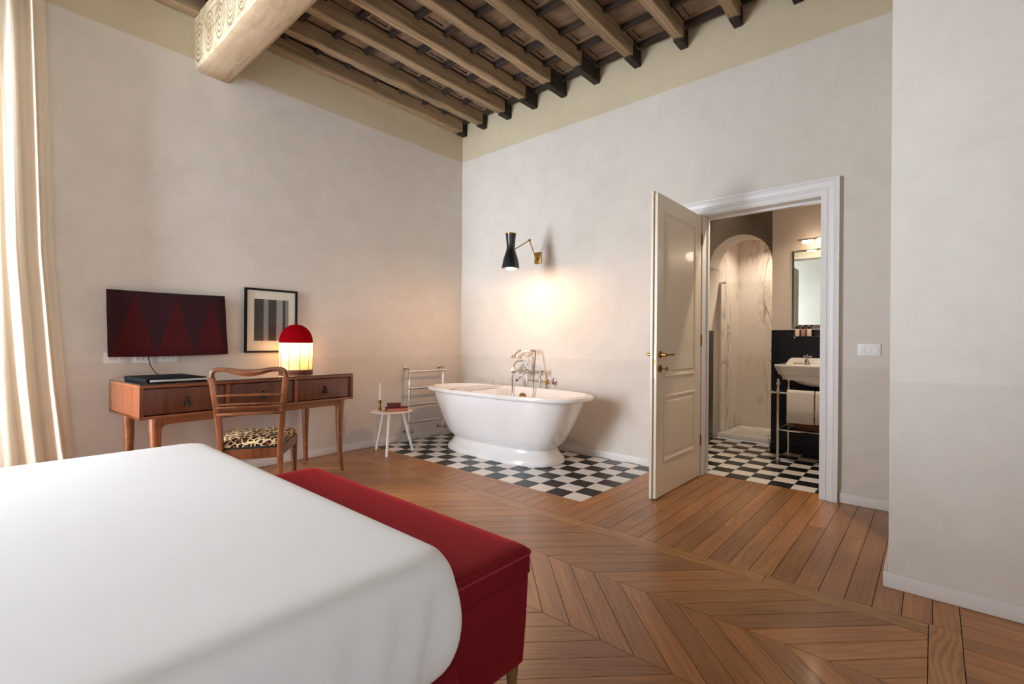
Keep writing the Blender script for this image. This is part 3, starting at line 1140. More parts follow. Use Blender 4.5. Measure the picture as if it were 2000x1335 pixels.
mr = thing('mirror', 'tall frameless mirror above the washbasin', 'mirror', (BXW, .75, 1.249))
MB().box(-.012, -.001, -.32, .317, 0, .755).build('backing', M['nickel'], mr)
MB().rings([[(-.0125, -.32, 0), (-.0125, .317, 0), (-.0125, .317, .755), (-.0125, -.32, .755)], [(-.018, -.30, .02), (-.018, .297, .02), (-.018, .297, .735), (-.018, -.30, .735)]], False, True).build('glass', M['mirror'], mr, ang=2)
sf = thing('glass_shelf', 'narrow glass shelf under the mirror', 'shelf', (BXW - .014, .75, 1.15))
MB().box(-.12, 0, -.33, .327, 0, .008).build('pane', M['glass'], sf, .001, 1)
for y in (-.28, .28):
    MB().tube([(0, y, -.006), (-.05, y, -.006)], .007, 8).build('bracket', M['chrome'], sf)
for i, (y, mt, lb) in enumerate(((1.005, 'amenity', 'cream toiletry bottle on the glass shelf nearest the shower'), (.955, 'amenity2', 'rose toiletry bottle on the glass shelf'), (.905, 'amenity', 'cream toiletry bottle on the glass shelf beside the rose one'))):
    b = thing('toiletry_bottle', lb, 'bottle', (5.35, y, 1.158), 0, 'toiletries under the mirror')
    MB().lathe([(.001, 0), (.019, 0), (.021, .004), (.021, .058), (.015, .068), (.012, .07), (.001, .07)], n=16).build('body', M[mt], b)
    MB().lathe([(.001, .07), (.0135, .07), (.0135, .092), (.001, .093)], n=14).build('cap', M['cap_black'], b)
wl = thing('mirror_lamp', 'chrome picture lamp with glowing tube above the mirror', 'lamp', (BXW, .80, 2.06))
MB().lathe([(.001, 0), (.035, 0), (.03, -.012), (.001, -.014)], (0, 0, 0), 18, ax='x').tube([(-.01, 0, 0), (-.10, 0, .02)], .006, 8).build('bracket', M['chrome'], wl)
MB().tube([(-.125, -.22, .022), (-.125, .20, .022)], .007, 8).tube([(-.105, -.22, .032), (-.105, .20, .032)], .005, 8).build('bar', M['chrome'], wl)
for y in (-.15, .0, .12):
    MB().lathe([(.001, -.045), (.016, -.04), (.018, 0), (.016, .04), (.001, .045)], (-.115, y, .0), 12, ax='y').build('bulb', M['bulb_tube'], wl)
light_point('mirror_lamp_light', (-.14, .02, -.02), 3.2, (1, .80, .60), .05, wl)
for nm, lab, loc, pw, sz in (('recessed_spotlight', 'round recessed spotlight in the shower ceiling', (6.10, 1.42, 2.5), 45, 2.2), ('recessed_spotlight', 'round recessed spotlight in the bathroom ceiling', (4.42, .92, BZC), 90, 2.15)):
    sp_ = thing(nm, lab, 'spotlight', loc)
    MB().lathe([(.045, 0), (.045, -.004), (.032, -.006), (.030, 0)], n=20).build('ring', M['chrome'], sp_)
    MB().lathe([(.03, -.001), (.001, -.0015)], n=16, cap0=False).build('lens', M['bulb_tube'], sp_)
    light_point('spotlight_beam', (0, 0, -.02), pw, (1, .84, .66), .04, sp_, sz, .8)

# ================================================================== BATHTUB CORNER
tub = thing('bathtub', 'white freestanding roll-top bathtub on a flared plinth', 'bathtub', (3.442, 3.134, 0))


def tub_rings(lst, n):
    return [sup(0, 0, b, a, n, z, 72) for z, a, b in lst]


MB().rings(tub_rings([(0, .655, .290), (.008, .662, .297), (.03, .662, .297), (.05, .652, .289), (.075, .628, .268), (.10, .606, .25), (.125, .594, .24), (.14, .60, .242)], 2.8)).build('plinth', M['enamel'], tub)
MB().rings(tub_rings([(.13, .55, .20), (.135, .595, .24), (.145, .612, .252), (.165, .638, .268), (.20, .668, .285), (.27, .712, .305), (.36, .762, .324), (.46, .812, .341), (.54, .848, .351), (.574, .862, .354),
                      (.580, .90, .366), (.578, .925, .376), (.584, .940, .383), (.598, .946, .387), (.612, .940, .384), (.620, .918, .372), (.620, .89, .356), (.612, .872, .345), (.59, .86, .338),
                      (.45, .80, .315), (.32, .73, .285), (.24, .66, .25), (.205, .56, .20), (.195, .40, .13), (.192, .1, .04)], 2.85)).build('shell', M['enamel'], tub)
MB().lathe([(.001, -.03), (.034, -.026), (.038, -.018), (.036, -.006), (.03, 0)], (.325, .02, .525), 20, ax='x').build('overflow', M['brass_dull'], tub)

mx = thing('bath_mixer', 'chrome telephone-style bath mixer with hand shower on standpipes', 'tap', (3.87, 3.19, 0))
MB().tube([(0, 0, 0), (0, 0, .775)], .013, 12).lathe([(.03, 0), (.03, .006), (.014, .014)], (0, 0, 0), 16).build('standpipe', M['chrome'], mx)
MB().tube([(0, -.17, 0), (0, -.17, .775)], .013, 12).lathe([(.03, 0), (.03, .006), (.014, .014)], (0, -.17, 0), 16).build('standpipe', M['chrome'], mx)
MB().tube([(0, -.20, .775), (0, .03, .775), (0, .10, .78), (0, .17, .772)], [.013, .015, .014, .012], 12).lathe([(.001, -.028), (.02, -.024), (.026, 0), (.02, .024), (.001, .028)], (0, 0, .775), 16, ax='y').build('body', M['chrome'], mx)
MB().tube([(0, 0, .685), (0, -.17, .685)], .009, 10).build('cross_pipe', M['chrome'], mx)
for y, nm in ((.19, 1), (-.215, -1)):
    b = MB().lathe([(.001, -.012), (.014, -.01), (.016, .006), (.001, .014)], (0, y, .775), 12, ax='y')
    for k in range(4):
        t = k * PI / 2 + PI / 4
        b.tube([(0, y, .775), (.034 * math.cos(t), y, .775 + .034 * math.sin(t))], [.005, .0075], 8)
    b.build('cross_handle', M['chrome'], mx)
lv = MB().tube(catmull([(-.01, .02, .77), (-.03, .05, .73), (-.03, .085, .70), (-.03, .11, .682)], 4), [.010] * 12 + [.009], 10).build('lever', M['chrome'], mx)
MB().lathe([(.001, -.014), (.010, -.009), (.013, 0), (.010, .009), (.001, .014)], (-.03, .115, .678), 12).build('lever_ball', M['iron'], lv)
MB().tube(catmull([(-.01, .02, .80), (-.01, .01, .86), (-.02, .06, .885), (-.03, .13, .865), (-.03, .165, .81)], 5), .0095, 10).build('spout', M['chrome'], mx)
MB().lathe([(.008, .052), (.014, .04), (.026, .012), (.030, 0), (.02, -.002)], (-.03, .17, .775), 18).build('porcelain_bell', M['porcelain'], mx)
MB().tube([(0, 0, .79), (0, 0, .905)], .008, 10).lathe([(.001, 0), (.013, .004), (.015, .014), (.010, .024), (.001, .03)], (0, 0, .90), 12).lathe([(.012, 0), (.016, .008), (.012, .016)], (0, 0, .84), 12).build('riser', M['chrome'], mx)
MB().tube(catmull([(0, .075, .985), (0, .06, .955), (0, .0, .935), (0, -.06, .955), (0, -.075, .985)], 5), .006, 8).tube([(0, 0, .92), (0, 0, .938)], .008, 8).build('cradle', M['chrome'], mx)
hs = MB().tube(catmull([(0, .175, .935), (0, .14, .97), (0, .095, .992), (0, .07, .99)], 4), [.009] * 13, 10).build('hand_shower', M['chrome'], mx)
MB().tube(catmull([(0, -.045, .988), (0, -.075, .994), (0, -.115, .985)], 4), .011, 10).build('handle_end', M['chrome'], hs)
MB().tube([(0, .075, .989), (0, .03, .984), (0, -.05, .988)], [.010, .013, .011], 12).build('porcelain_grip', M['porcelain'], hs)
MB().lathe([(.010, .02), (.016, .010), (.032, -.008), (.033, -.014), (.001, -.016)], (0, .188, .925), 18).build('rose', M['nickel'], hs)
MB().tube(catmull([(0, -.115, .985), (-.015, -.122, .955), (-.06, -.145, .82), (-.11, -.172, .68), (-.125, -.18, .55), (-.16, -.10, .36), (-.17, 0, .32), (-.15, .08, .42), (-.12, .10, .58), (-.07, .145, .70), (0, .185, .765)], 8), .0065, 8).build('hose', M['chrome'], mx)
vl = MB().tube([(0, -.28, .683), (.094, -.28, .683)], .012, 10).lathe([(.03, .094), (.032, .088), (.02, .082)], (0, -.28, .683), 16, ax='x').lathe([(.001, -.02), (.018, -.016), (.022, 0), (.018, .016), (.001, .02)], (0, -.28, .683), 14).tube([(0, -.20, .683), (0, -.28, .683)], .008, 8).build('wall_valve', M['chrome'], mx)
b = MB()
for k in range(4):
    t = k * PI / 2 + .5
    b.tube([(-.03, -.28, .683), (-.03, -.28 + .03 * math.cos(t), .683 + .03 * math.sin(t))], [.005, .0075], 8)
b.tube([(-.035, -.28, .683), (0, -.28, .683)], .009, 8).build('cross_handle', M['brass'], vl)
MB().tube([(0, -.17, .683), (0, -.20, .683)], .009, 8).build('connector', M['chrome'], mx)

rk = thing('bath_rack', 'chrome wire bath rack lying across the tub', 'bath rack', (3.442, 3.44, .620))
for s in (-1, 1):
    MB().tube(catmull([(-.40, s * .035, .004), (-.28, s * .055, .008), (-.2, s * .07, .006), (.2, s * .07, .006), (.28, s * .055, .008), (.37, s * .035, .004)], 6), .004, 8).build('rail', M['chrome'], rk)
for s in (-1, 1):
    MB().tube([(s * .385 - .005, -.035, .004), (s * .385 - .005, .035, .004)], .004, 8).build('end_bar', M['chrome'], rk)
for k in range(11):
    x = -.2 + .04 * k
    MB().tube([(x, -.07, .006), (x, -.06, -.022), (x, .06, -.022), (x, .07, .006)], .0022, 6).build('wire', M['chrome'], rk)
for s in (0.12, .25):
    MB().tube([(s, .07, .006), (s, .072, .05), (s, .05, .055)], .003, 6).build('book_prop', M['chrome'], rk)

hr = thing('heated_towel_rail', 'chrome ladder towel rail on the wall beside the bathtub', 'towel rail', (0, 4.225, 0))
for x in (3.145, 3.615):
    MB().tube([(x, 0, .10), (x, 0, .80)], .011, 12).lathe([(.014, .75), (.014, .77)], (x, 0, 0), 12).build('upright', M['chrome'], hr)
    MB().tube([(x, 0, .785), (x, .084, .785)], .010, 10).lathe([(.022, .084), (.022, .078), (.012, .074)], (x, 0, .785), 14, ax='y').lathe([(.001, -.014), (.014, -.01), (.014, .01), (.001, .014)], (x, 0, .785), 12, ax='y').build('wall_fixing', M['nickel'], hr)
    MB().tube([(x, 0, .115), (x, .084, .115)], .010, 10).lathe([(.024, .084), (.024, .078), (.012, .07)], (x, 0, .115), 14, ax='y').tube([(x - .045, -.005, .115), (x + .045, -.005, .115)], .012, 10).lathe([(.001, -.03), (.018, -.026), (.020, .0), (.016, .02), (.001, .024)], (x, -.03, .115), 14, ax='y').build('valve', M['nickel'], hr)
for z in (.755, .573, .392, .207):
    MB().tube([(3.12, -.012, z), (3.64, -.012, z)], .012, 12).build('rung', M['chrome'], hr)

st = thing('side_table', 'small round white side table with three legs', 'side table', (2.735, 3.955, 0))
MB().lathe([(.001, .396), (.19, .396), (.197, .40), (.197, .405), (.193, .409), (.001, .409)], n=48).build('table_top', M['side_table'], st)
for fx, fy in ((2.71, 4.175), (2.59, 3.82), (2.93, 3.875)):
    dx, dy = fx - 2.735, fy - 3.955
    MB().tube([(dx, dy, 0), (dx * .5, dy * .5, .397)], [.012, .015], 12).build('leg', M['side_table'], st)
cs = thing('candlestick', 'small brass candlestick on the white side table', 'candlestick', (2.655, 4.035, .409))
MB().lathe([(.001, 0), (.019, 0), (.019, .005), (.016, .012), (.010, .045), (.009, .055), (.013, .075), (.018, .092), (.018, .098), (.013, .099), (.012, .08), (.001, .08)], n=18).build('stem', M['brass_dull'], cs)
MB().lathe([(.02, .0), (.021, .003), (.02, .006)], n=18).build('foot_ring', M['brass_dull'], cs)
cd = thing('candle', 'tall slim white candle in the brass candlestick', 'candle', (2.655, 4.035, .4895))
MB().lathe([(.001, 0), (.0115, 0), (.011, .12), (.009, .18), (.006, .184), (.001, .182)], n=14).build('wax', M['candle'], cd)
MB().tube([(0, 0, .18), (.001, 0, .192)], .0012, 6).build('wick', M['cap_black'], cd)
bkx = thing('book', 'burgundy clothbound book lying on the white side table', 'book', (2.765, 3.915, .409), -.55)
MB().box(-.105, .105, -.07, .07, 0, .003).box(-.105, .105, -.07, .07, .026, .029).box(-.105, -.10, -.07, .07, 0, .029).build('cover', M['book'], bkx, .001, 1)
MB().box(-.099, .10, -.066, .066, .003, .026).build('pages', M['book_page'], bkx)
bxx = thing('small_box', 'small dark red box on top of the burgundy book', 'box', (2.745, 3.935, .438), -.45)
MB().box(-.06, .06, -.038, .038, 0, .026).build('body', M['box_red'], bxx, .002)
MB().box(-.062, .062, -.04, .04, .026, .042).build('lid', M['box_red'], bxx, .003)

# wall sconce
sy, sz = 3.125, 1.96
wc = thing('wall_sconce', 'black hourglass wall lamp on a jointed brass arm above the bathtub', 'wall lamp', (XB, sy, sz))
MB().box(-.02, 0, -.04, .04, -.06, .06).build('wall_plate', M['brass'], wc, .004)
SH = (-.50, -.08, .0)       # shade pivot
EL = (-.22, -.055, .145)
MB().tube([(-.02, 0, -.01), (-.045, 0, -.01)], .010, 10).lathe([(.001, -.014), (.012, -.012), (.012, .012), (.001, .014)], (-.045, 0, -.01), 12).tube([(-.045, 0, -.01), EL], .0055, 10).build('lower_arm', M['brass'], wc)
MB().lathe([(.001, -.016), (.011, -.013), (.011, .013), (.001, .016)], EL, 12, ax='y').tube([EL, SH], .0055, 10).build('upper_arm', M['brass'], wc)
pr = [(.086, -.178), (.082, -.145), (.071, -.085), (.054, -.035), (.043, .0), (.039, .025), (.042, .07), (.047, .12), (.051, .155)]
outer = pr
inner = [(r - .003, h) for r, h in reversed(pr)]
shd = MB().lathe(outer + inner + [outer[0]], (SH[0] - .02, SH[1] + .01, SH[2] - .0), 36, False, False).build('shade', M['black_metal'], wc, ang=50)
MB().lathe([(.052, .150), (.054, .156), (.050, .160), (.047, .156), (.050, .150)], (SH[0] - .02, SH[1] + .01, SH[2]), 30, False, False).build('brass_rim', M['brass'], shd)
MB().lathe([(.001, .03), (.012, .02), (.02, -.02), (.03, -.06), (.032, -.09), (.022, -.12), (.001, -.126)], (SH[0] - .02, SH[1] + .01, SH[2] - .015), 18).build('bulb', M['bulb_warm'], shd)
light_point('sconce_light', (SH[0] - .02, SH[1] + .01, SH[2] - .168), 27, (1, .55, .30), .03, wc)

# light switch
ls = thing('light_switch', 'white two-rocker light switch plate beside the door casing', 'light switch', (XB, .326, 1.047))
MB().box(-.009, 0, -.062, .062, -.039, .039).build('plate', M['plastic'], ls, .004)
for y in (.034, 0, -.034):
    MB().box(-.013, -.008, y - .0165, y + .0165, -.0225, .0225).build('rocker', M['plastic'], ls, .002)

# ================================================================== DESK
AN = math.atan2(.11, 1.473)
desk = thing('writing_desk', 'cherry wood writing desk with three drawers and tapered legs', 'desk', (.687, 3.57, 0), AN)
L, D, ZT, ZB = 1.477, .62, .803, .592
T = .024
MB().box(0, L, 0, D, ZT - T, ZT - .004).build('top', M['desk_edge'], desk, .003)
MB().box(.004, L - .004, .004, D - .004, ZT - .004, ZT + .003).build('glass_top', M['glass_top'], desk, .001, 1)
MB().box(0, T, 0, D, ZB, ZT - T).build('side_panel', M['desk_wood'], desk, .002)
MB().box(L - T, L, 0, D, ZB, ZT - T).build('side_panel', M['desk_wood'], desk, .002)
MB().box(T, L - T, D - .02, D, ZB, ZT - T).build('back_panel', M['desk_wood'], desk)
MB().box(0.0, L, 0, D, ZB - .001, ZB + .018).build('bottom_panel', M['desk_edge'], desk, .003)
div = [T, .495, .977, L - T]
for u in div[1:3]:
    MB().box(u - .011, u + .011, .0, D - .02, ZB + .018, ZT - T).build('divider', M['desk_edge'], desk, .002)
edges = [(T + .005, .495 - .016), (.495 + .016, .977 - .016), (.977 + .016, L - T - .005)]
for a, b_ in edges:
    dr = MB().box(a, b_, .014, .034, ZB + .024, ZT - T - .006).build('drawer', M['desk_drawer'], desk, .002)
    MB().box(a + .01, b_ - .01, .034, D - .05, ZB + .026, ZT - T - .02).build('drawer_box', M['desk_drawer'], dr)
    u = (a + b_) / 2
    z = (ZB + ZT) / 2 - .008
    pl = MB().lathe([(.001, .012), (.011, .012), (.012, .006), (.006, .0), (.006, -.012), (.001, -.014)], (u, .014, z + .022), 14, ax='y').build('knob', M['iron'], dr)
    MB().lathe([(.004, .022), (.007, .01), (.010, -.008), (.018, -.026), (.019, -.031), (.001, -.032)], (u + .002, -.004, z), 14).build('tassel', M['iron'], pl)
# apron with curved corners and tapered legs


def apron(u0, u1, v0, v1):
    r = .05
    top, bot = ZB, .548
    poly = [(u0, top), (u1, top), (u1, bot - r)] + [(u1 - .002 - r + r * math.cos(t), bot - r + r * math.sin(t)) for t in [PI / 2 * k / 8 for k in range(9)]]
    poly += [(u0 + .002 + r - r * math.sin(t), bot - r + r * math.cos(t)) for t in [PI / 2 * k / 8 for k in range(9)]] + [(u0, bot - r)]
    MB().prism(poly, v0, v1, lambda a, b, h: (a, h, b)).build('apron', M['desk_edge'], desk, .003, 1)


apron(.115, L - .115, .03, .062)
apron(.115, L - .115, D - .062, D - .03)


def leg(u, v, su, sv):
    rs = []
    for z, w, du in ((ZB, .032, 0), (.54, .031, 0), (.50, .028, -.001), (.42, .026, -.003), (.30, .0225, -.003), (.15, .0185, .002), (.05, .0165, .008), (0, .017, .013)):
        cx, cy = u + su * du, v + sv * du
        rs.append([(cx + w * a, cy + w * b_, z) for a, b_ in ((-1, -.55), (-.55, -1), (.55, -1), (1, -.55), (1, .55), (.55, 1), (-.55, 1), (-1, .55))])
    MB().rings(rs).build('leg', M['desk_edge'], desk, ang=50)


for u, su in ((.095, -1), (L - .095, 1)):
    leg(u, .046, su, -1)
    leg(u, D - .046, su, 1)

# table lamp on the desk
tl = thing('table_lamp', 'lit table lamp with ivory ribbed shade and red dome', 'lamp', (1.868, 4.105, .806))
MB().lathe([(.001, 0), (.132, 0), (.134, .004), (.134, .022), (.13, .026), (.001, .026)], n=48).build('base', plain('lamp_wood_base', lin(110, 62, 36), .4), tl)
MB().lathe([(.131, .026), (.132, .256)], n=64, cap0=False, cap1=False).build('shade', M['shade'], tl)
MB().lathe([(.1335, .252), (.1335, .262)] + [(.133 * math.cos(t), .262 + .148 * math.sin(t)) for t in [PI / 2 * k / 12 for k in range(1, 12)]] + [(.002, .41)], n=64, cap0=False, cap1=True).build('dome', M['dome'], tl)
for k in range(10):
    t = 2 * PI * k / 10 + .1
    c, s = math.cos(t), math.sin(t)
    MB().tube([(.132 * c, .132 * s, .026), (.133 * c, .133 * s, .254)], .0022, 6).build('rib', M['iron'], tl)
MB().tube([(0, 0, .02), (0, 0, .16)], .008, 10).build('stem', M['brass_dull'], tl)
MB().lathe([(.001, .16), (.012, .165), (.026, .2), (.028, .215), (.02, .235), (.001, .242)], n=18).build('bulb', M['bulb_warm'], tl)
light_point('table_lamp_light', (0, 0, .235), 22, (1, .58, .26), .03, tl)

# folder on the desk
fo = thing('desk_folder', 'black leather folder with pale pages on the desk', 'folder', (.687, 3.57, .806), AN)
MB().box(.055, .385, .05, .50, 0, .006).build('back_cover', M['leather_black'], fo, .002)
MB().box(.07, .38, .056, .49, .006, .020).build('pages', M['paper'], fo, .002)
MB().box(.055, .385, .06, .50, .020, .027).build('front_cover', M['leather_black'], fo, .002)
MB().tube([(.062, .06, .0145), (.062, .50, .0145)], .0125, 10).build('spine', M['leather_black'], fo)

# wall-hung screen in a cloth cover
nx, nz = 28, 16
TLc, TRc, BRc, BLc = (.631, 1.421), (1.362, 1.428), (1.386, .965), (.642, .955)
grid = []
for j in range(nz + 1):
    v = j / nz
    row = []
    for i in range(nx + 1):
        u = i / nx
        x = (BLc[0] * (1 - u) + BRc[0] * u) * (1 - v) + (TLc[0] * (1 - u) + TRc[0] * u) * v
        z = (BLc[1] * (1 - u) + BRc[1] * u) * (1 - v) + (TLc[1] * (1 - u) + TRc[1] * u) * v
        z -= .005 * math.sin(PI * u) * (1 - v) + .005 * math.sin(PI * u) * v
        e = min(u, 1 - u, v, 1 - v)
        y = 4.236 + .004 * math.sin(5 * u + 2 * v) + .003 * math.sin(11 * v + 3 * u) + (.012 * (1 - e / .05) ** 2 if e < .05 else 0)
        row.append((x, y, z))
    grid.append(row)
per = [grid[0][i] for i in range(nx + 1)] + [grid[j][nx] for j in range(1, nz + 1)] + [grid[nz][i] for i in range(nx - 1, -1, -1)] + [grid[j][0] for j in range(nz - 1, 0, -1)]
back = [((x - 1.0) * .985 + 1.0, 4.285, (z - 1.19) * .98 + 1.19) for x, y, z in per]
tv = thing('covered_television', 'wall television hidden under a burgundy cloth with red triangles', 'television', (1.0, 4.30, .95))
off = lambda p: (p[0] - 1.0, p[1] - 4.30, p[2] - .95)
b = MB().grid([[off(p) for p in r] for r in grid])
b.rings([[off(p) for p in per], [off(p) for p in back]], False, True)
b.build('cloth_cover', M['tvcloth'], tv, ang=60)
MB().box(-.2, .2, -.02, .01, .1, .35).build('wall_mount', M['iron'], tv)
tag(MB().tube(catmull([(.875, 4.28, .955), (.885, 4.285, .90), (.90, 4.27, .86), (.925, 4.25, .825), (.95, 4.23, .811)], 6), .0028, 6).build('television_cable', M['cable']), 'thin dark cable hanging from the covered television to the desk', 'cable')
for i, (x0, x1, z0, z1, lb) in enumerate(((.630, .752, .91, .984, 'wall socket plate poking out at the outer lower corner of the covered television'), (.788, .906, .905, .979, 'wall socket plate behind the hanging cable under the covered television'), (.940, 1.058, .908, .982, 'wall socket plate under the middle of the covered television'))):
    so = thing('wall_socket', lb, 'socket', ((x0 + x1) / 2, YA, (z0 + z1) / 2), 0, 'sockets under the covered television')
    hw, hh = (x1 - x0) / 2, (z1 - z0) / 2
    MB().box(-hw, hw, -.009, 0, -hh, hh).build('plate', M['plastic_grey'], so, .003)
    for k in (-1, 0, 1):
        md = MB().box(k * .03 - .0135, k * .03 + .0135, -.012, -.008, -.022, .022).build('module', M['plastic_grey'], so, .001)
        for q in (-.008, 0, .008):
            MB().lathe([(.0025, -.0122), (.001, -.0124)], (k * .03, 0, q), 8, ax='y').build('hole', M['dark_hole'], md)

# framed print
fr = thing('framed_print', 'black-framed black and white print behind the table lamp', 'picture', (1.743, YA, .973))
fw, fh, ft = .435, .543, .016
for a in ((-fw / 2, -fw / 2 + ft, 0, fh), (fw / 2 - ft, fw / 2, 0, fh), (-fw / 2 + ft, fw / 2 - ft, 0, ft), (-fw / 2 + ft, fw / 2 - ft, fh - ft, fh)):
    MB().box(a[0], a[1], -.026, -.001, a[2], a[3]).build('frame_bar', M['black_frame'], fr, .001, 1)
MB().box(-fw / 2 + ft, fw / 2 - ft, -.012, -.003, ft, fh - ft).build('mat', M['mat_board'], fr)
MB().box(-.142, .142, -.0135, -.012, .10, .455).build('print', M['print'], fr)
MB().grid([[(-fw / 2 + ft, -.019, ft), (fw / 2 - ft, -.019, ft)], [(-fw / 2 + ft, -.019, fh - ft), (fw / 2 - ft, -.019, fh - ft)]]).build('glazing', M['glass'], fr)

# ================================================================== CHAIR
ch = thing('desk_chair', 'carved walnut chair with a leopard print seat at the desk', 'chair', (1.285, 3.395, 0), -math.radians(29))
post = lambda s: [(s * .178, -.275, 0), (s * .170, -.235, .2), (s * .166, -.21, .40), (s * .178, -.225, .60), (s * .198, -.262, .80), (s * .203, -.272, .852)]
cor = lambda s: [(s * .198, -.279, .882), (s * .178, -.282, .898), (s * .15, -.284, .900)]
rail = [(.11, -.29, .897), (.06, -.298, .886), (0, -.302, .880), (-.06, -.298, .886), (-.11, -.29, .897)]
for s in (1, -1):
    pts = catmull(post(s), 5)
    k = len(pts)
    MB().tube(pts, [(.015 + .004 * min(1, abs(p.z - .40) < .12), .019) if p.z > .3 else (.0145, .0155) for p in pts], 10, sq=.7, up=(0, 1, 0)).build('rear_post', M['chair_wood'], ch)
full = [post(1)[-1]] + cor(1) + rail + list(reversed(cor(-1))) + [post(-1)[-1]]
pts = catmull(full, 6)
rad = [((.0135 + .010 * max(0, 1 - abs(p.x) / .13)), .0155) for p in pts]
MB().tube(pts, rad, 10, sq=.75, up=(1, 0, 0)).build('top_rail', M['chair_wood'], ch)
for sx in (.085,):
    b = MB()
    for k in range(5):
        b.tube(catmull([(-sx - .05 + .03 * k, -.302, .903 - .004 * k), (-sx - .035 + .03 * k, -.306, .909 - .004 * k), (-sx - .02 + .03 * k, -.303, .902 - .004 * k)], 4), .0045, 6)
    b.build('carving', M['chair_wood'], ch)
for z, r in ((.738, (.007, .008)), (.683, (.006, .008)), (.664, (.006, .008)), (.622, (.009, .008))):
    xx = .166 + (z - .4) * .075
    yv = -.215 - (z - .4) * .115
    MB().tube(catmull([(-xx, yv, z), (-xx * .5, yv - .018, z + .004), (0, yv - .024, z + .005), (xx * .5, yv - .018, z + .004), (xx, yv, z)], 5), r, 8, up=(0, 0, 1)).build('back_slat', M['chair_wood'], ch)
fxr, rxr, yf, yr = .232, .168, .225, -.212


def trap(z, ins, rr=.03):
    pts = []
    P4 = [(-rxr + ins, yr + ins), (rxr - ins, yr + ins), (fxr - ins, yf - ins), (-fxr + ins, yf - ins)]
    for i in range(4):
        p, a, b_ = Vector(P4[i]), Vector(P4[i - 1]), Vector(P4[(i + 1) % 4])
        d1, d2 = (a - p).normalized(), (b_ - p).normalized()
        for k in range(6):
            t = k / 5
            q = (p + d1 * rr) * (1 - t) ** 2 + p * 2 * t * (1 - t) + (p + d2 * rr) * t * t
            pts.append((q.x, q.y, z))
    return pts


MB().prism([(p[0], p[1]) for p in trap(0, 0, .02)], .335, .402).build('seat_frame', M['chair_wood'], ch, .004, 1)
MB().rings([trap(.400, .006), trap(.415, .002), trap(.432, .006), trap(.450, .022), trap(.462, .05), trap(.470, .09, .05), trap(.473, .13, .05)]).build('seat_cushion', M['leopard'], ch, ang=80)
MB().rings([trap(.399, .001), trap(.407, -.001), trap(.412, .003)]).build('seat_welt', M['leg_dark'], ch)
for s in (1, -1):
    rs = []
    for z, w_, d in ((.40, .022, 0), (.33, .0225, 0), (.28, .021, .001), (.15, .0165, .002), (.04, .0135, .006), (0, .0145, .009)):
        cx, cy = s * (fxr - .02 + d), yf - .02 + d
        rs.append([(cx + w_ * a, cy + w_ * b_, z) for a, b_ in ((-1, -.5), (-.5, -1), (.5, -1), (1, -.5), (1, .5), (.5, 1), (-.5, 1), (-1, .5))])
    MB().rings(rs).build('front_leg', M['chair_wood'], ch, ang=50)

# ================================================================== BED AND BENCH
bed = thing('bed', 'large bed with a smooth white fitted sheet over a red base', 'bed', (-.22, 1.73, 0))
HX, HY = .995, .925


def rrect(hx0, hx1, hy, r, z, n=10, m=14):
    """rounded rectangle ring, counter-clockwise, even point counts"""
    pts = []
    cs = [((hx1 - r), (hy - r), 0), (hx0 + r, hy - r, PI / 2), (hx0 + r, -hy + r, PI), (hx1 - r, -hy + r, 1.5 * PI)]
    for i, (cx, cy, a0) in enumerate(cs):
        for k in range(n + 1):
            t = a0 + PI / 2 * k / n
            pts.append((cx + r * math.cos(t), cy + r * math.sin(t), z))
        nx_, ny_, na = cs[(i + 1) % 4]
        p = pts[-1]
        q = (nx_ + r * math.cos(na), ny_ + r * math.sin(na))
        for k in range(1, m):
            pts.append((p[0] + (q[0] - p[0]) * k / m, p[1] + (q[1] - p[1]) * k / m, z))
    return pts


prof = [(.60, .0, .0), (.29, .13), ]
rs = []
levels = [(.288, .13), (.291, .085), (.305, .045), (.335, .016), (.38, .003), (.43, 0), (.48, .001), (.52, .004), (.555, .009), (.576, .019), (.590, .033), (.598, .053), (.602, .09), (.604, .2), (.606, .34), (.607, .5), (.608, .7), (.609, .85)]
for z, ins, _ in catmull([(a, b_, 0) for a, b_ in levels], 3):
    r = max(.085 - ins * .4, .03) if ins < .2 else .05
    ring = rrect(-HX + ins, HX - ins, HY - ins, r, z, 12, 90)
    if z < .585 and z > .29:
        amp = .011 * math.sin(PI * (z - .29) / .30)
        out = []
        for i, p in enumerate(ring):
            x, y, zz = p
            dx, dy = HX - x, y + HY
            d = math.hypot(max(dx, 0), max(dy, 0))
            k = math.exp(-(d / .30) ** 2) * 1.0 + .10
            s = x * 1.0 - y
            wv = math.sin(s * 62 + 2 * math.sin(z * 9)) * .6 + math.sin(s * 37 + 1.3) * .4
            ln = math.hypot(x, y)
            out.append((x + amp * k * wv * (1 if x > HX - .2 else .2), y - amp * k * wv, zz))
        ring = out
    rs.append(ring)
MB().rings(rs).build('mattress', M['sheet'], bed, ang=85)
MB().rings([rrect(-HX + .02, HX + .03, HY - .045, .05, .07), rrect(-HX + .02, HX + .037, HY - .04, .055, .08), rrect(-HX + .02, HX + .037, HY - .04, .06, .25), rrect(-HX + .02, HX + .035, HY - .045, .06, .275), rrect(-HX + .04, HX + .005, HY - .07, .05, .288)]).build('bed_base', M['red'], bed, ang=60)
MB().box(-HX - .12, -HX, -HY, HY, .07, 1.15).build('headboard', M['red'], bed, .03, 3)
for x in (-.85, .9):
    for y in (-.78, .78):
        MB().lathe([(.001, 0), (.018, 0), (.026, .08), (.001, .081)], (x, y, 0), 12).build('leg', M['leg_dark'], bed)

bn = thing('storage_bench', 'red velvet storage bench with piped lid at the foot of the bed', 'bench', (1.0, 1.636, 0))
bx, byy = .172, .70


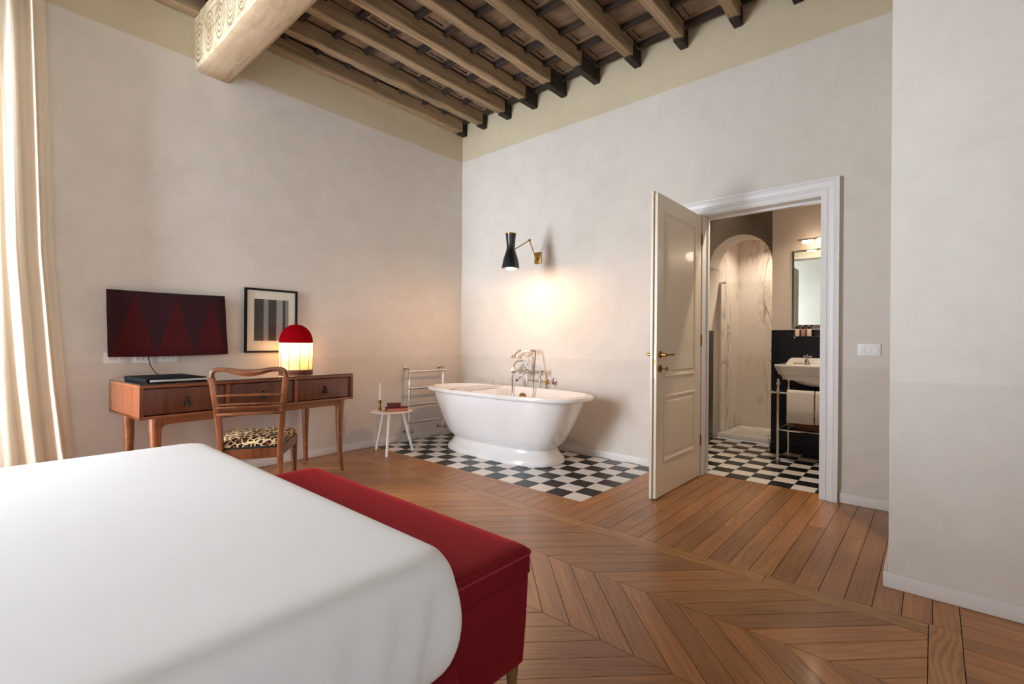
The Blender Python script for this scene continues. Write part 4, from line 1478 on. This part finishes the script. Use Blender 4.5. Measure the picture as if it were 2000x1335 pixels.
def brect(ex, z, r=.03):
    return rrect(-bx - ex, bx + ex, byy + ex, r, z, 6, 14)


MB().rings([brect(-.02, .090), brect(-.012, .096), brect(-.006, .22), brect(-.002, .355), brect(-.012, .366)]).build('body', M['red'], bn, ang=60)
MB().rings([brect(-.006, .366), brect(.002, .370), brect(.002, .425, .032), brect(-.004, .440, .035), brect(-.02, .449, .04), brect(-.06, .452, .04), brect(-.15, .453, .015)]).build('lid', M['red'], bn, ang=60)
MB().tube(brect(.003, .428, .033), .0035, 6, loop=True).build('piping', M['piping'], bn)
for x in (-1, 1):
    for y in (-1, 1):
        MB().lathe([(.001, 0), (.014, 0), (.021, .089), (.001, .090)], (x * (bx - .045), y * (byy - .045), 0), 14).build('leg', wood('bench_leg_wood', lin(100, 66, 40), lin(140, 98, 62), lin(168, 124, 84), (12, 12, 2), 3, .5, 0, bump=0) if (x, y) == (1, -1) else M['leg_dark'], bn)

# ================================================================== CURTAIN
cu = thing('curtain', 'floor-length cream linen curtain gathered in soft folds', 'curtain', (0, 0, 0))


def edge(z):
    pts = [(0, .505), (.32, .472), (.8, .425), (1.6, .366), (3.2, .317), (3.5, .312)]
    for (z0, a), (z1, b_) in zip(pts, pts[1:]):
        if z <= z1:
            return a + (b_ - a) * (z - z0) / (z1 - z0)
    return pts[-1][1]


grid = []
nzc, nxc = 44, 150
for j in range(nzc + 1):
    z = .012 + (3.40 - .012) * j / nzc
    row = []
    for i in range(nxc + 1):
        s = i / nxc
        xr = edge(z)
        x = -.55 + s * (xr + .55)
        k = 1.15 - .25 * z / 3.4
        y = 4.165 + .042 * k * math.sin(2 * PI * 8.3 * s + .5 * math.sin(z * .9)) + .014 * math.sin(2 * PI * 19 * s + .35 * z) + .012 * math.sin(2 * PI * 3.1 * s + 1.1 * z)
        x += .006 * math.sin(2 * PI * 12 * s + z * .8) * (1 - s * .5)
        row.append((x, y, z))
    grid.append(row)
MB().grid(grid).build('drape', M['curtain'], cu, ang=80)
MB().tube([(-1.5, 4.165, 3.415), (.40, 4.165, 3.415)], .012, 10).build('rod', M['brass_dull'], cu)
for k in range(9):
    x = -.52 + k * .1
    MB().tube([(x, 4.165 + .02 * math.cos(t), 3.415 + .02 * math.sin(t)) for t in [2 * PI * i / 12 for i in range(12)]], .003, 6, loop=True).build('ring', M['brass_dull'], cu)
